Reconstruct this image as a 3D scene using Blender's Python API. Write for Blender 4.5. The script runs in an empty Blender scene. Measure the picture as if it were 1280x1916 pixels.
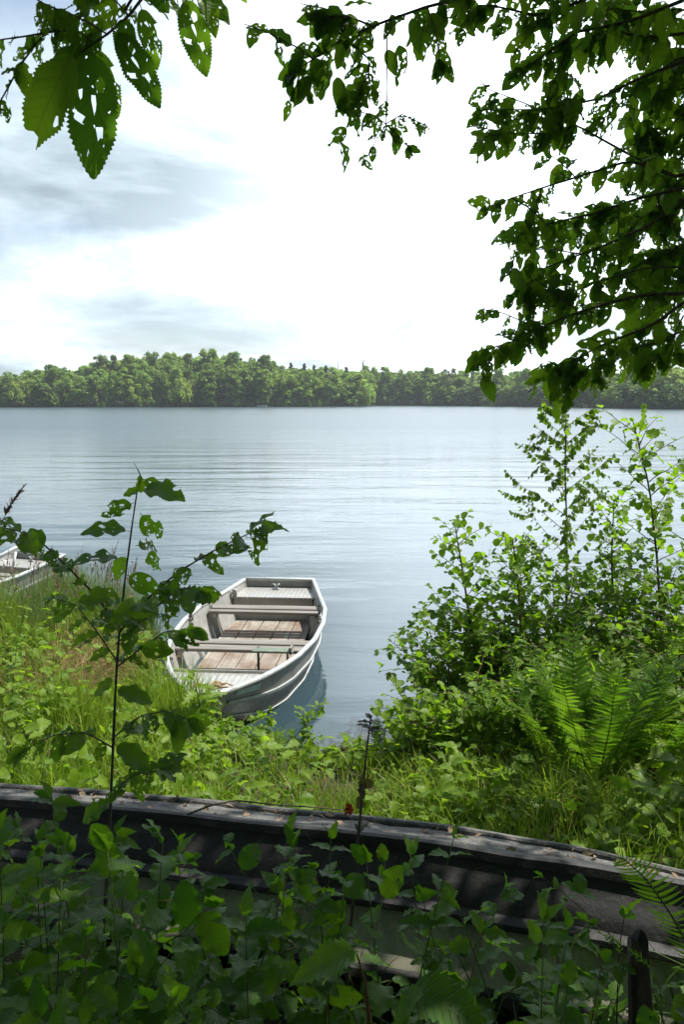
import bpy, math, random
import numpy as np
from mathutils import Vector, Matrix
from mathutils.geometry import delaunay_2d_cdt

SC = bpy.context.scene
COL = SC.collection
rng = np.random.default_rng(7)
random.seed(7)
R = math.radians

# ------------------------------------------------------------------ camera, sky, sun, exposure
F_PX, CAM_H, PITCH = 1437.0, 2.75, math.atan(210 / 1437.0)
cam_d = bpy.data.cameras.new("camera")
cam = bpy.data.objects.new("camera", cam_d)
COL.objects.link(cam)
cam.location = (0, 0, CAM_H)
cam.rotation_euler = (R(90) - PITCH, 0, 0)
cam_d.sensor_fit = 'VERTICAL'
cam_d.sensor_height = 36.0
cam_d.lens = F_PX / 1916 * 36.0
cam_d.clip_start = 0.05
cam_d.clip_end = 9000
SC.camera = cam

SUN_EL, SUN_AZ = 61.0, 74.0          # azimuth clockwise from the viewing direction (+Y)
SUN_DIR = Vector((math.cos(R(SUN_EL)) * math.sin(R(SUN_AZ)), math.cos(R(SUN_EL)) * math.cos(R(SUN_AZ)), math.sin(R(SUN_EL))))

W = bpy.data.worlds.new("World")
SC.world = W
W.use_nodes = True
nt = W.node_tree
for n in list(nt.nodes):
    nt.nodes.remove(n)


class NT:
    """small helper to wire nodes"""
    def __init__(s, tree):
        s.t = tree

    def n(s, typ, **kw):
        nd = s.t.nodes.new(typ)
        for k, v in kw.items():
            if k.startswith('i_'):
                key = k[2:]
                key = int(key) if key.isdigit() else key.replace('_', ' ')
                if hasattr(v, 'is_output'):
                    s.t.links.new(v, nd.inputs[key])
                else:
                    nd.inputs[key].default_value = v
            else:
                setattr(nd, k, v)
        return nd

    def math(s, op, a, b=0.0, c=0.0, clamp=False):
        nd = s.t.nodes.new('ShaderNodeMath')
        nd.operation = op
        nd.use_clamp = clamp
        for i, v in enumerate((a, b, c)):
            if hasattr(v, 'is_output'):
                s.t.links.new(v, nd.inputs[i])
            else:
                nd.inputs[i].default_value = v
        return nd.outputs[0]

    def mix(s, fac, a, b, blend='MIX'):
        nd = s.t.nodes.new('ShaderNodeMix')
        nd.data_type = 'RGBA'
        nd.blend_type = blend
        for k, v in ((0, fac), (6, a), (7, b)):
            if hasattr(v, 'is_output'):
                s.t.links.new(v, nd.inputs[k])
            else:
                nd.inputs[k].default_value = v if k == 0 else (*v[:3], 1)
        return nd.outputs[2]

    def ramp(s, fac, pts, interp='LINEAR'):
        nd = s.t.nodes.new('ShaderNodeValToRGB')
        nd.color_ramp.interpolation = interp
        e = nd.color_ramp.elements
        while len(e) < len(pts):
            e.new(0.5)
        for q, (p, c) in zip(e, pts):
            q.position = p
            q.color = (*c, 1) if hasattr(c, '__len__') else (c, c, c, 1)
        s.t.links.new(fac, nd.inputs[0])
        return nd.outputs[0]

    def noise(s, vec, scale, detail=3.0, rough=0.5, dist=0.0):
        nd = s.t.nodes.new('ShaderNodeTexNoise')
        if vec is not None:
            s.t.links.new(vec, nd.inputs['Vector'])
        nd.inputs['Scale'].default_value = scale
        nd.inputs['Detail'].default_value = detail
        nd.inputs['Roughness'].default_value = rough
        nd.inputs['Distortion'].default_value = dist
        return nd.outputs[0]

    def scaled(s, vec, sx, sy, sz, loc=(0, 0, 0)):
        nd = s.t.nodes.new('ShaderNodeMapping')
        s.t.links.new(vec, nd.inputs[0])
        nd.inputs['Scale'].default_value = (sx, sy, sz)
        nd.inputs['Location'].default_value = loc
        return nd.outputs[0]

    def link(s, a, b):
        s.t.links.new(a, b)


g = NT(nt)
sky = g.n('ShaderNodeTexSky', sky_type='NISHITA', sun_disc=False, sun_elevation=R(SUN_EL), sun_rotation=R(SUN_AZ),
          air_density=1.0, dust_density=1.5, ozone_density=1.0)
tc = g.n('ShaderNodeTexCoord')
dirv = tc.outputs['Generated']
sep = g.n('ShaderNodeSeparateXYZ', i_0=dirv)
zz = g.math('ADD', g.math('MAXIMUM', sep.outputs[2], 0.0), 0.22)
cx = g.math('DIVIDE', sep.outputs[0], zz)
cy = g.math('DIVIDE', sep.outputs[1], zz)
cuv = g.n('ShaderNodeCombineXYZ', i_0=cx, i_1=cy, i_2=0.0).outputs[0]
CLOUD_LOC = (3.1, 1.7, 0.4)
n1 = g.noise(g.scaled(cuv, 0.75, 0.75, 1, CLOUD_LOC), 1.0, 6.0, 0.55, 0.25)
n2 = g.noise(g.scaled(cuv, 1.15, 1.15, 1, (9.3, 4.1, 2.2)), 1.0, 8.0, 0.60, 0.35)
cover = g.ramp(n1, [(0.36, 0.0), (0.50, 1.0)])
# the cloud is thinnest and brightest towards right of centre, greyer to the left
gd = Vector((0.16, 0.92, 0.34)).normalized()
dot = g.n('ShaderNodeVectorMath', operation='DOT_PRODUCT', i_0=dirv, i_1=gd).outputs['Value']
bright = g.ramp(dot, [(0.0, 0.16), (0.60, 0.26), (0.82, 0.50), (0.88, 0.56), (0.93, 0.66), (0.97, 0.85), (1.0, 0.9)])
thick = g.ramp(n2, [(0.43, 1.0), (0.62, 0.0)])
dense = g.math('MULTIPLY_ADD', thick, 0.54, 0.45)
dense2 = g.math('MAXIMUM', dense, g.ramp(dot, [(0.955, 0.0), (0.995, 0.97)]))
gd2 = Vector((-.40, .80, .44)).normalized()            # a greyer bank of cloud up on the left
dot2 = g.n('ShaderNodeVectorMath', operation='DOT_PRODUCT', i_0=dirv, i_1=gd2).outputs['Value']
edge = g.math('ADD', dot2, g.math('MULTIPLY', g.math('SUBTRACT', n1, 0.5), 0.10))
bank = g.ramp(edge, [(0.93, 1.0), (0.995, 0.62)])
val = g.math('MULTIPLY', g.math('MULTIPLY', bright, dense2), bank)
tint = g.ramp(val, [(0.20, (0.68, 0.87, 1.0)), (0.45, (0.84, 0.95, 1.0)), (0.75, (0.88, 0.98, 1.08))])
cl = g.mix(1.0, tint, g.n('ShaderNodeCombineXYZ', i_0=val, i_1=val, i_2=val).outputs[0], 'MULTIPLY')
SKY_GAIN = 20.0
clv = g.n('ShaderNodeVectorMath', operation='SCALE', i_0=cl)
clv.inputs['Scale'].default_value = SKY_GAIN
fcov = g.math('MAXIMUM', cover, g.ramp(dot, [(0.90, 0.25), (0.975, 1.0)]))
skymix = g.mix(fcov, sky.outputs[0], clv.outputs[0])
bg = g.n('ShaderNodeBackground', i_Color=skymix)
bg.inputs['Strength'].default_value = 0.1
wo = g.n('ShaderNodeOutputWorld')
g.link(bg.outputs[0], wo.inputs['Surface'])

sun_d = bpy.data.lights.new("sun", 'SUN')
sun_d.energy = 4.8
sun_d.angle = R(0.55)
sun_d.color = (1.0, 0.96, 0.88)
sun = bpy.data.objects.new("sun", sun_d)
COL.objects.link(sun)
sun.location = (6, 3, 12)
sun.rotation_euler = (-SUN_DIR).to_track_quat('-Z', 'Y').to_euler()

SC.view_settings.view_transform = 'Standard'
SC.view_settings.look = 'None'
SC.view_settings.exposure = 0.75
SC.view_settings.gamma = 1.0
SC.cycles.use_denoising = True
SC.cycles.max_bounces = 8
SC.cycles.diffuse_bounces = 3
SC.cycles.glossy_bounces = 3
SC.cycles.transmission_bounces = 4
SC.cycles.transparent_max_bounces = 6
SC.cycles.volume_bounces = 0
SC.cycles.sample_clamp_indirect = 6.0

# ------------------------------------------------------------------ photo pixel -> world point
SP, CP = math.sin(PITCH), math.cos(PITCH)


def at(px, py, Y):
    """the point at depth Y (metres in front of the lens) that the photo shows at pixel px, py"""
    a, b = (px - 640) / F_PX, (958 - py) / F_PX
    ry, rz = b * SP + CP, b * CP - SP
    t = Y / ry
    return np.array([a * t, Y, CAM_H + rz * t])


# ------------------------------------------------------------------ object bookkeeping
def tag(o, label=None, cat=None, group=None, kind=None):
    for k, v in (('label', label), ('category', cat), ('group', group), ('kind', kind)):
        if v:
            o[k] = v
    return o


def thing(name, label, cat, loc=(0, 0, 0), group=None):
    o = bpy.data.objects.new(name, None)
    o.empty_display_size = 0.1
    COL.objects.link(o)
    o.location = [float(v) for v in loc]
    return tag(o, label, cat, group)


class MB:
    """collects triangles with uv and a random shade value; build() links them as one mesh object"""
    def __init__(s):
        s.V, s.T, s.U, s.A, s.n = [], [], [], [], 0

    def add(s, v, t, uv=None, var=0.5):
        v = np.asarray(v, float)
        t = np.asarray(t, int)
        s.V.append(v)
        s.T.append(t + s.n)
        s.U.append(np.zeros((len(v), 2)) if uv is None else np.asarray(uv, float))
        s.A.append(np.broadcast_to(np.asarray(var, float), (len(v),)))
        s.n += len(v)

    def batch(s, tpl, M, P, var):
        """N copies of one template"""
        v, t, uv = tpl
        N, k = len(P), len(v)
        vv = np.einsum('nij,kj->nki', M, v) + P[:, None, :]
        tt = (t[None] + (np.arange(N) * k)[:, None, None]).reshape(-1, 3)
        s.add(vv.reshape(-1, 3), tt, np.tile(uv, (N, 1)), np.repeat(var, k))

    def tube(s, pts, rad, sides=6, var=0.5, cap=True):
        p = np.asarray(pts, float)
        n = len(p)
        r = np.broadcast_to(np.asarray(rad, float), (n,))
        d = np.gradient(p, axis=0)
        d /= np.linalg.norm(d, axis=1, keepdims=True) + 1e-9
        up = np.array([0, 0, 1.0]) if abs(d[0][2]) < 0.9 else np.array([1.0, 0, 0])
        a = np.linspace(0, 2 * np.pi, sides, endpoint=False)
        rings = []
        for i in range(n):
            x = np.cross(d[i], up)
            x /= np.linalg.norm(x) + 1e-9
            y = np.cross(x, d[i])
            up = y
            rings.append(p[i] + r[i] * (np.cos(a)[:, None] * x + np.sin(a)[:, None] * y))
        v = np.concatenate(rings)
        t = []
        for i in range(n - 1):
            for j in range(sides):
                b, c = i * sides + j, i * sides + (j + 1) % sides
                t += [(b, c, c + sides), (b, c + sides, b + sides)]
        uv = np.stack([np.tile(np.arange(sides) / sides, n), np.repeat(np.arange(n), sides) * 1.0], 1)
        if cap:
            v = np.concatenate([v, p[:1], p[-1:]])
            uv = np.concatenate([uv, [[0, 0], [0, 1]]])
            k = n * sides
            for j in range(sides):
                t.append(((j + 1) % sides, j, k))
                t.append(((n - 1) * sides + j, (n - 1) * sides + (j + 1) % sides, k + 1))
        s.add(v, t, uv, var)

    def grid(s, P, closed=False, flip=False, var=0.5):
        """P[i][j] points -> quads split to tris"""
        P = np.asarray(P, float)
        m, n = P.shape[:2]
        t = []
        for i in range(m - 1):
            for j in range(n if closed else n - 1):
                a, b = i * n + j, i * n + (j + 1) % n
                c, d = b + n, a + n
                t += [(a, c, b), (a, d, c)] if flip else [(a, b, c), (a, c, d)]
        u = np.stack(np.meshgrid(np.linspace(0, 1, m), np.linspace(0, 1, n), indexing='ij'), -1).reshape(-1, 2)
        s.add(P.reshape(-1, 3), t, u, var)

    def box(s, c, size, rot=None, bev=0.0, var=0.5):
        """box with chamfered edges, centre c, full size, rot 3x3"""
        h = np.asarray(size, float) / 2
        b = min(bev, h.min() * 0.6)
        if b <= 0:
            v = np.array([[x, y, z] for x in (-1, 1) for y in (-1, 1) for z in (-1, 1)]) * h
            q = [(0, 1, 3, 2), (4, 6, 7, 5), (0, 4, 5, 1), (2, 3, 7, 6), (0, 2, 6, 4), (1, 5, 7, 3)]
            t = [f for a in q for f in ((a[0], a[1], a[2]), (a[0], a[2], a[3]))]
        else:
            from itertools import product
            v, idx = [], {}
            for sg in product((-1, 1), repeat=3):
                for ax in range(3):
                    p = [sg[k] * (h[k] if k == ax else h[k] - b) for k in range(3)]
                    idx[(sg, ax)] = len(v)
                    v.append(p)
            t = []

            def quad(ids):
                pts = np.array([v[i] for i in ids])
                nn = np.cross(pts[1] - pts[0], pts[2] - pts[0])
                if nn @ pts.mean(0) < 0:
                    ids = ids[::-1]
                for k in range(1, len(ids) - 1):
                    t.append((ids[0], ids[k], ids[k + 1]))
            for ax in range(3):
                o = [k for k in range(3) if k != ax]
                for sgn in (-1, 1):
                    ring = []
                    for (p, q) in ((-1, -1), (1, -1), (1, 1), (-1, 1)):
                        k = [0, 0, 0]
                        k[ax], k[o[0]], k[o[1]] = sgn, p, q
                        ring.append(idx[(tuple(k), ax)])
                    quad(ring)
            for ax in range(3):
                o = [k for k in range(3) if k != ax]
                for p in (-1, 1):
                    for q in (-1, 1):
                        k1, k2 = [0, 0, 0], [0, 0, 0]
                        k1[ax], k2[ax] = -1, 1
                        for k in (k1, k2):
                            k[o[0]], k[o[1]] = p, q
                        k1, k2 = tuple(k1), tuple(k2)
                        quad([idx[(k1, o[0])], idx[(k2, o[0])], idx[(k2, o[1])], idx[(k1, o[1])]])
            for sg in product((-1, 1), repeat=3):
                quad([idx[(sg, 0)], idx[(sg, 1)], idx[(sg, 2)]])
            v = np.array(v)
        if rot is not None:
            v = v @ np.asarray(rot, float).T
        s.add(v + np.asarray(c, float), t, None, var)

    def build(s, name, mat, parent=None, smooth=True, local=False, sharp=None):
        if not s.V:
            return None
        V = np.concatenate(s.V)
        if parent is not None and not local:
            V = V - np.array(parent.matrix_basis.translation if parent.parent is None else parent.location)
        T = np.concatenate(s.T)
        me = bpy.data.meshes.new(name)
        me.vertices.add(len(V))
        me.vertices.foreach_set('co', V.astype(np.float32).ravel())
        me.loops.add(len(T) * 3)
        me.loops.foreach_set('vertex_index', T.astype(np.int32).ravel())
        me.polygons.add(len(T))
        me.polygons.foreach_set('loop_start', np.arange(0, len(T) * 3, 3, dtype=np.int32))
        me.polygons.foreach_set('use_smooth', np.full(len(T), smooth))
        uvl = me.uv_layers.new(name='UVMap')
        uvl.data.foreach_set('uv', np.concatenate(s.U)[T.ravel()].astype(np.float32).ravel())
        at_ = me.attributes.new('var', 'FLOAT', 'POINT')
        at_.data.foreach_set('value', np.concatenate(s.A).astype(np.float32))
        me.update(calc_edges=True)
        me.validate()
        if sharp:
            me.set_sharp_from_angle(angle=R(sharp))
        if mat is not None:
            me.materials.append(mat)
        o = bpy.data.objects.new(name, me)
        COL.objects.link(o)
        if parent is not None:
            o.parent = parent
        return o


def copy_tree(o, parent=None):
    c = o.copy()
    COL.objects.link(c)
    c.parent = parent
    for ch in o.children:
        copy_tree(ch, c)
    return c


# ------------------------------------------------------------------ materials
def new_mat(name):
    m = bpy.data.materials.new(name)
    m.use_nodes = True
    for n in list(m.node_tree.nodes):
        m.node_tree.nodes.remove(n)
    return m, NT(m.node_tree)


def finish(m, g, shader):
    o = g.n('ShaderNodeOutputMaterial')
    g.link(shader, o.inputs['Surface'])
    return m


def leaf_mat(name, c_lo, c_hi, t_lo, t_hi, trans=0.42, rough=0.42, veins=True, bump=0.25, tip=None, spec_=0.25):
    m, g = new_mat(name)
    var = g.n('ShaderNodeAttribute', attribute_name='var').outputs['Fac']
    uv = g.n('ShaderNodeUVMap').outputs[0]
    sep = g.n('ShaderNodeSeparateXYZ', i_0=uv)
    ax = g.math('ABSOLUTE', sep.outputs[0])
    base = g.mix(var, c_lo, c_hi)
    tr = g.mix(var, t_lo, t_hi)
    geo = g.n('ShaderNodeNewGeometry')
    blot = g.noise(geo.outputs['Position'], 38.0, 2.0)
    base = g.mix(g.math('MULTIPLY', g.ramp(blot, [(0.42, 0.0), (0.75, 1.0)]), 0.35), base, [c_hi[0] * 1.5, c_hi[1] * 1.2, c_hi[2] * 0.9])
    # paler underside
    base = g.mix(g.math('MULTIPLY', geo.outputs['Backfacing'], 0.45), base, [min(1, c_hi[0] * 1.4 + .008), min(1, c_hi[1] * 1.3 + .008), c_hi[2] * 1.4 + .006])
    p = g.n('ShaderNodeBsdfPrincipled')
    if veins:
        # midrib and slanted side veins in leaf coordinates
        vv = g.math('SUBTRACT', sep.outputs[1], g.math('MULTIPLY', ax, 0.75))
        w = g.math('SINE', g.math('MULTIPLY', vv, 62.0))
        vein = g.ramp(w, [(0.72, 0.0), (1.0, 1.0)])
        mid = g.math('LESS_THAN', ax, 0.012)
        vn = g.math('MAXIMUM', g.math('MULTIPLY', vein, 0.6), mid)
        base = g.mix(g.math('MULTIPLY', vn, 0.35), base, [c_hi[0] * 2.0, c_hi[1] * 1.5, c_hi[2] * 1.7])
        tr = g.mix(g.math('MULTIPLY', vn, 0.30), tr, [t_lo[0] * .6, t_lo[1] * .6, t_lo[2] * .6])
        b = g.n('ShaderNodeBump', i_Strength=bump, i_Distance=0.01, i_Height=g.math('MULTIPLY', vn, -1.0))
        g.link(b.outputs[0], p.inputs['Normal'])
    if tip:
        base = g.mix(g.ramp(sep.outputs[1], [(0.35, 0.0), (1.0, 1.0)]), base, tip)
    g.link(base, p.inputs['Base Color'])
    p.inputs['Roughness'].default_value = rough
    p.inputs['Specular IOR Level'].default_value = spec_
    t = g.n('ShaderNodeBsdfTranslucent', i_Color=tr)
    mx = g.n('ShaderNodeMixShader', i_0=trans, i_1=p.outputs[0], i_2=t.outputs[0])
    return finish(m, g, mx.outputs[0])


def bark_mat(name, c1, c2, scale=40.0, rough=0.85):
    m, g = new_mat(name)
    co = g.n('ShaderNodeTexCoord').outputs['Object']
    n = g.noise(g.scaled(co, 1, 1, 0.3), scale, 4.0, 0.6)
    p = g.n('ShaderNodeBsdfPrincipled', i_Base_Color=g.mix(g.ramp(n, [(0.35, 0.0), (0.65, 1.0)]), c1, c2))
    p.inputs['Roughness'].default_value = rough
    b = g.n('ShaderNodeBump', i_Strength=0.5, i_Distance=0.01, i_Height=n)
    g.link(b.outputs[0], p.inputs['Normal'])
    return finish(m, g, p.outputs[0])


M = {}
M['leaf_tree'] = leaf_mat('tree_leaf', (.032, .070, .016), (.055, .110, .022), (.09, .23, .012), (.32, .55, .018), 0.50, bump=0.35)
M['leaf_sap'] = leaf_mat('sapling_leaf', (.046, .105, .016), (.085, .165, .022), (.16, .36, .012), (.32, .56, .020), 0.48, bump=0.35)
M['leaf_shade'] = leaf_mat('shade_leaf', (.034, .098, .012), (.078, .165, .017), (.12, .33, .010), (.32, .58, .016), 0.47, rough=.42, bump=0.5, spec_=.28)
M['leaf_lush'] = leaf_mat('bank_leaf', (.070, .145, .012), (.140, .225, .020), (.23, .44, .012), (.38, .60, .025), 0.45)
M['leaf_alder'] = leaf_mat('alder_leaf', (.066, .138, .014), (.125, .215, .022), (.24, .47, .012), (.40, .66, .025), 0.47)
M['leaf_birch'] = leaf_mat('birch_leaf', (.055, .112, .018), (.105, .172, .028), (.19, .38, .018), (.34, .56, .030), 0.36, veins=False)
M['leaf_bramble'] = leaf_mat('bramble_leaf', (.055, .122, .012), (.115, .195, .018), (.20, .42, .010), (.38, .62, .018), 0.44)
M['leaf_fern'] = leaf_mat('fern_frond', (.050, .110, .012), (.095, .170, .018), (.15, .33, .012), (.27, .48, .020), 0.40, veins=False)
M['grass'] = leaf_mat('grass_blade', (.050, .105, .014), (.155, .212, .028), (.14, .30, .015), (.38, .54, .032), 0.42, 0.4, veins=False)
M['grass_blue'] = leaf_mat('rush_blade', (.055, .100, .040), (.105, .150, .060), (.13, .22, .06), (.22, .32, .10), 0.35, 0.4, veins=False)
M['straw'] = leaf_mat('dry_blade', (.22, .16, .075), (.40, .31, .16), (.22, .16, .07), (.36, .28, .13), 0.25, 0.6, veins=False)
M['seed'] = leaf_mat('seed_head', (.13, .085, .055), (.24, .17, .11), (.12, .08, .05), (.20, .15, .10), 0.25, 0.7, veins=False)
M['bark'] = bark_mat('bark', (.035, .026, .020), (.085, .066, .050))
M['bark_twig'] = bark_mat('twig', (.055, .044, .034), (.13, .105, .08), 80)
M['stem_green'] = bark_mat('green_stem', (.07, .11, .025), (.12, .16, .05), 60, 0.6)
M['stem_red'] = bark_mat('red_stem', (.11, .055, .03), (.15, .10, .045), 60, 0.6)


def far_leaf():
    m, g = new_mat('far_foliage')
    var = g.n('ShaderNodeAttribute', attribute_name='var').outputs['Fac']
    oc = g.n('ShaderNodeObjectInfo').outputs['Color']
    k = g.math('MULTIPLY_ADD', var, 0.9, 0.55)
    col = g.n('ShaderNodeVectorMath', operation='SCALE', i_0=oc)
    g.link(k, col.inputs['Scale'])
    p = g.n('ShaderNodeBsdfPrincipled', i_Base_Color=col.outputs[0])
    p.inputs['Roughness'].default_value = 0.6
    p.inputs['Specular IOR Level'].default_value = 0.2
    tcol = g.n('ShaderNodeVectorMath', operation='MULTIPLY', i_0=col.outputs[0], i_1=(2.2, 2.1, 0.9))
    t = g.n('ShaderNodeBsdfTranslucent', i_Color=tcol.outputs[0])
    mx = g.n('ShaderNodeMixShader', i_0=0.28, i_1=p.outputs[0], i_2=t.outputs[0])
    return finish(m, g, mx.outputs[0])


M['far_leaf'] = far_leaf()


def plain(name, col, rough=0.6, metal=0.0, var=0.25, scale=12.0, bump=0.1, spec=0.5, wear=0.0):
    m, g = new_mat(name)
    co = g.n('ShaderNodeTexCoord').outputs['Object']
    n = g.noise(co, scale, 5.0, 0.6)
    c = g.mix(g.math('MULTIPLY', g.ramp(n, [(0.3, 0.0), (0.7, 1.0)]), 1.0), [v * (1 - var) for v in col], [min(1, v * (1 + var)) for v in col])
    if wear:                                  # scuffs, runs and grime
        w1 = g.noise(g.scaled(co, 9, 9, 30), 1.0, 6.0, 0.7, 0.6)
        c = g.mix(g.math('MULTIPLY', g.ramp(w1, [(0.56, 0.0), (0.66, 1.0)]), wear), c, (.13, .115, .09))
        w2 = g.noise(co, 55.0, 3.0, 0.6)
        c = g.mix(g.math('MULTIPLY', g.ramp(w2, [(0.63, 0.0), (0.70, 1.0)]), wear), c, (.09, .075, .055))
    p = g.n('ShaderNodeBsdfPrincipled', i_Base_Color=c)
    p.inputs['Metallic'].default_value = metal
    p.inputs['Specular IOR Level'].default_value = spec
    g.link(g.math('MULTIPLY_ADD', n, 0.25, rough - 0.12), p.inputs['Roughness'])
    if bump:
        b = g.n('ShaderNodeBump', i_Strength=bump, i_Distance=0.01, i_Height=n)
        g.link(b.outputs[0], p.inputs['Normal'])
    return finish(m, g, p.outputs[0])


def alu_hull():
    """dull weathered aluminium with streaks and a low band of dirt deepened with painted underside shade"""
    m, g = new_mat('aluminium_hull')
    co = g.n('ShaderNodeTexCoord').outputs['Object']
    sp = g.n('ShaderNodeSeparateXYZ', i_0=co)
    n = g.noise(co, 9.0, 6.0, 0.65)
    st = g.noise(g.scaled(co, 14, 14, 1.2), 2.0, 4.0, 0.6)
    c = g.mix(g.ramp(n, [(0.3, 0.0), (0.7, 1.0)]), (.19, .19, .182), (.29, .29, .278))
    c = g.mix(g.math('MULTIPLY', g.ramp(st, [(0.45, 0.0), (0.75, 1.0)]), 0.45), c, (.33, .30, .25))
    low = g.ramp(g.math('ADD', sp.outputs[2], g.math('MULTIPLY', n, 0.08)), [(0.06, 1.0), (0.24, 0.0)])
    c = g.mix(g.math('MULTIPLY', low, 0.85), c, (.06, .055, .04))  # real dirt, darkened further so the underside reflects as if in shade
    p = g.n('ShaderNodeBsdfPrincipled', i_Base_Color=c)
    p.inputs['Metallic'].default_value = 0.35
    g.link(g.math('MULTIPLY_ADD', n, 0.25, 0.36), p.inputs['Roughness'])
    b = g.n('ShaderNodeBump', i_Strength=0.12, i_Distance=0.02, i_Height=g.noise(co, 3.0, 2.0))
    g.link(b.outputs[0], p.inputs['Normal'])
    return finish(m, g, p.outputs[0])


def tread_plate():
    """bright ribbed / checker deck plate"""
    m, g = new_mat('deck_plate')
    co = g.n('ShaderNodeTexCoord').outputs['Object']
    sp = g.n('ShaderNodeSeparateXYZ', i_0=co)
    a = g.math('SINE', g.math('MULTIPLY', g.math('ADD', sp.outputs[0], g.math('MULTIPLY', sp.outputs[1], 0.45)), 92.0))
    b_ = g.math('SINE', g.math('MULTIPLY', g.math('SUBTRACT', sp.outputs[1], g.math('MULTIPLY', sp.outputs[0], 0.45)), 92.0))
    h = g.math('MULTIPLY_ADD', g.math('SINE', g.math('MULTIPLY', sp.outputs[0], 121.0)), 0.5, 0.5)
    h = g.math('ADD', g.math('MULTIPLY', h, 0.8), g.math('MULTIPLY', g.math('MAXIMUM', g.math('MULTIPLY', a, b_), 0.0), 0.3))
    n = g.noise(co, 16.0, 5.0, 0.65)
    c = g.mix(g.ramp(n, [(0.35, 0.0), (0.7, 1.0)]), (.34, .335, .31), (.48, .47, .45))
    c = g.mix(g.math('MULTIPLY', h, 0.45), c, (.27, .265, .26))
    p = g.n('ShaderNodeBsdfPrincipled', i_Base_Color=c)
    p.inputs['Metallic'].default_value = 0.25
    p.inputs['Roughness'].default_value = 0.38
    b = g.n('ShaderNodeBump', i_Strength=0.6, i_Distance=0.004, i_Height=h)
    g.link(b.outputs[0], p.inputs['Normal'])
    return finish(m, g, p.outputs[0])


def wood(name, c1, c2, axis=0, rust=None):
    m, g = new_mat(name)
    co = g.n('ShaderNodeTexCoord').outputs['Object']
    sc = [26.0, 26.0, 26.0]
    sc[axis] = 1.6
    n = g.noise(g.scaled(co, *sc), 1.0, 5.0, 0.65, 0.4)
    c = g.mix(g.ramp(n, [(0.32, 0.0), (0.68, 1.0)]), c1, c2)
    if rust:
        n2 = g.noise(co, 1.7, 6.0, 0.66)
        c = g.mix(g.math('MULTIPLY', g.ramp(n2, [(0.43, 0.0), (0.60, 1.0)]), 0.85), c, rust)
        n3 = g.noise(co, 14.0, 6.0, 0.7)
        c = g.mix(g.math('MULTIPLY', g.ramp(n3, [(0.55, 0.0), (0.75, 1.0)]), 0.55), c, [v * 0.4 for v in rust])
    p = g.n('ShaderNodeBsdfPrincipled', i_Base_Color=c)
    p.inputs['Roughness'].default_value = 0.72
    b = g.n('ShaderNodeBump', i_Strength=0.35, i_Distance=0.004, i_Height=n)
    g.link(b.outputs[0], p.inputs['Normal'])
    return finish(m, g, p.outputs[0])


M['alu'] = alu_hull()
M['alu_in'] = plain('inner_aluminium', (.36, .355, .335), 0.5, 0.2, 0.14, 7.0, 0.06, wear=.5)
M['rail'] = plain('pale_rail', (.42, .44, .44), 0.42, 0.15, 0.12, 18.0, 0.05, wear=.6)
M['deck'] = tread_plate()
M['floor'] = wood('boat_floor', (.20, .178, .145), (.38, .35, .30), 1, (.14, .075, .045))
M['bench'] = wood('bench_wood', (.12, .11, .095), (.26, .24, .22), 0)
M['steel_dark'] = plain('dark_fitting', (.07, .065, .06), 0.55, 0.5, 0.3)
M['green_paint'] = plain('green_paint', (.13, .16, .12), 0.6, 0, 0.25)
M['rope'] = plain('rope', (.36, .25, .15), 0.9, 0, 0.3, 90.0, 0.6)
M['sticker'] = plain('sticker', (.38, .50, .52), 0.4, 0, 0.12)
M['white'] = plain('white_paint', (.74, .75, .75), 0.5, 0, 0.08)


def tar_mat():
    m, g = new_mat('black_hull_paint')
    co = g.n('ShaderNodeTexCoord').outputs['Object']
    n = g.noise(co, 5.0, 6.0, 0.65)
    fine = g.noise(co, 46.0, 4.0, 0.7)
    st = g.noise(g.scaled(co, 0.8, 9, 9), 2.2, 5.0, 0.62)
    c = g.mix(g.ramp(n, [(0.3, 0.0), (0.7, 1.0)]), (.010, .0098, .010), (.027, .026, .026))
    c = g.mix(g.math('MULTIPLY', g.ramp(st, [(0.52, 0.0), (0.72, 1.0)]), 0.6), c, (.085, .078, .072))
    c = g.mix(g.math('MULTIPLY', g.ramp(fine, [(0.62, 0.0), (0.74, 1.0)]), 0.65), c, (.17, .135, .095))
    p = g.n('ShaderNodeBsdfPrincipled', i_Base_Color=c)
    g.link(g.math('MULTIPLY_ADD', n, 0.3, 0.50), p.inputs['Roughness'])
    b = g.n('ShaderNodeBump', i_Strength=0.5, i_Distance=0.015, i_Height=g.math('ADD', n, g.math('MULTIPLY', fine, 0.3)))
    g.link(b.outputs[0], p.inputs['Normal'])
    return finish(m, g, p.outputs[0])


def moss_mat():
    m, g = new_mat('grimy_boat_bottom')
    co = g.n('ShaderNodeTexCoord').outputs['Object']
    n = g.noise(co, 7.0, 6.0, 0.7)
    f = g.noise(co, 60.0, 4.0, 0.75)
    c = g.mix(g.ramp(n, [(0.35, 0.0), (0.65, 1.0)]), (.045, .043, .044), (.15, .145, .14))
    c = g.mix(g.math('MULTIPLY', g.ramp(f, [(0.5, 0.0), (0.7, 1.0)]), 0.7), c, (.26, .24, .20))
    p = g.n('ShaderNodeBsdfPrincipled', i_Base_Color=c)
    p.inputs['Roughness'].default_value = 0.85
    b = g.n('ShaderNodeBump', i_Strength=0.7, i_Distance=0.02, i_Height=f)
    g.link(b.outputs[0], p.inputs['Normal'])
    return finish(m, g, p.outputs[0])


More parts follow.
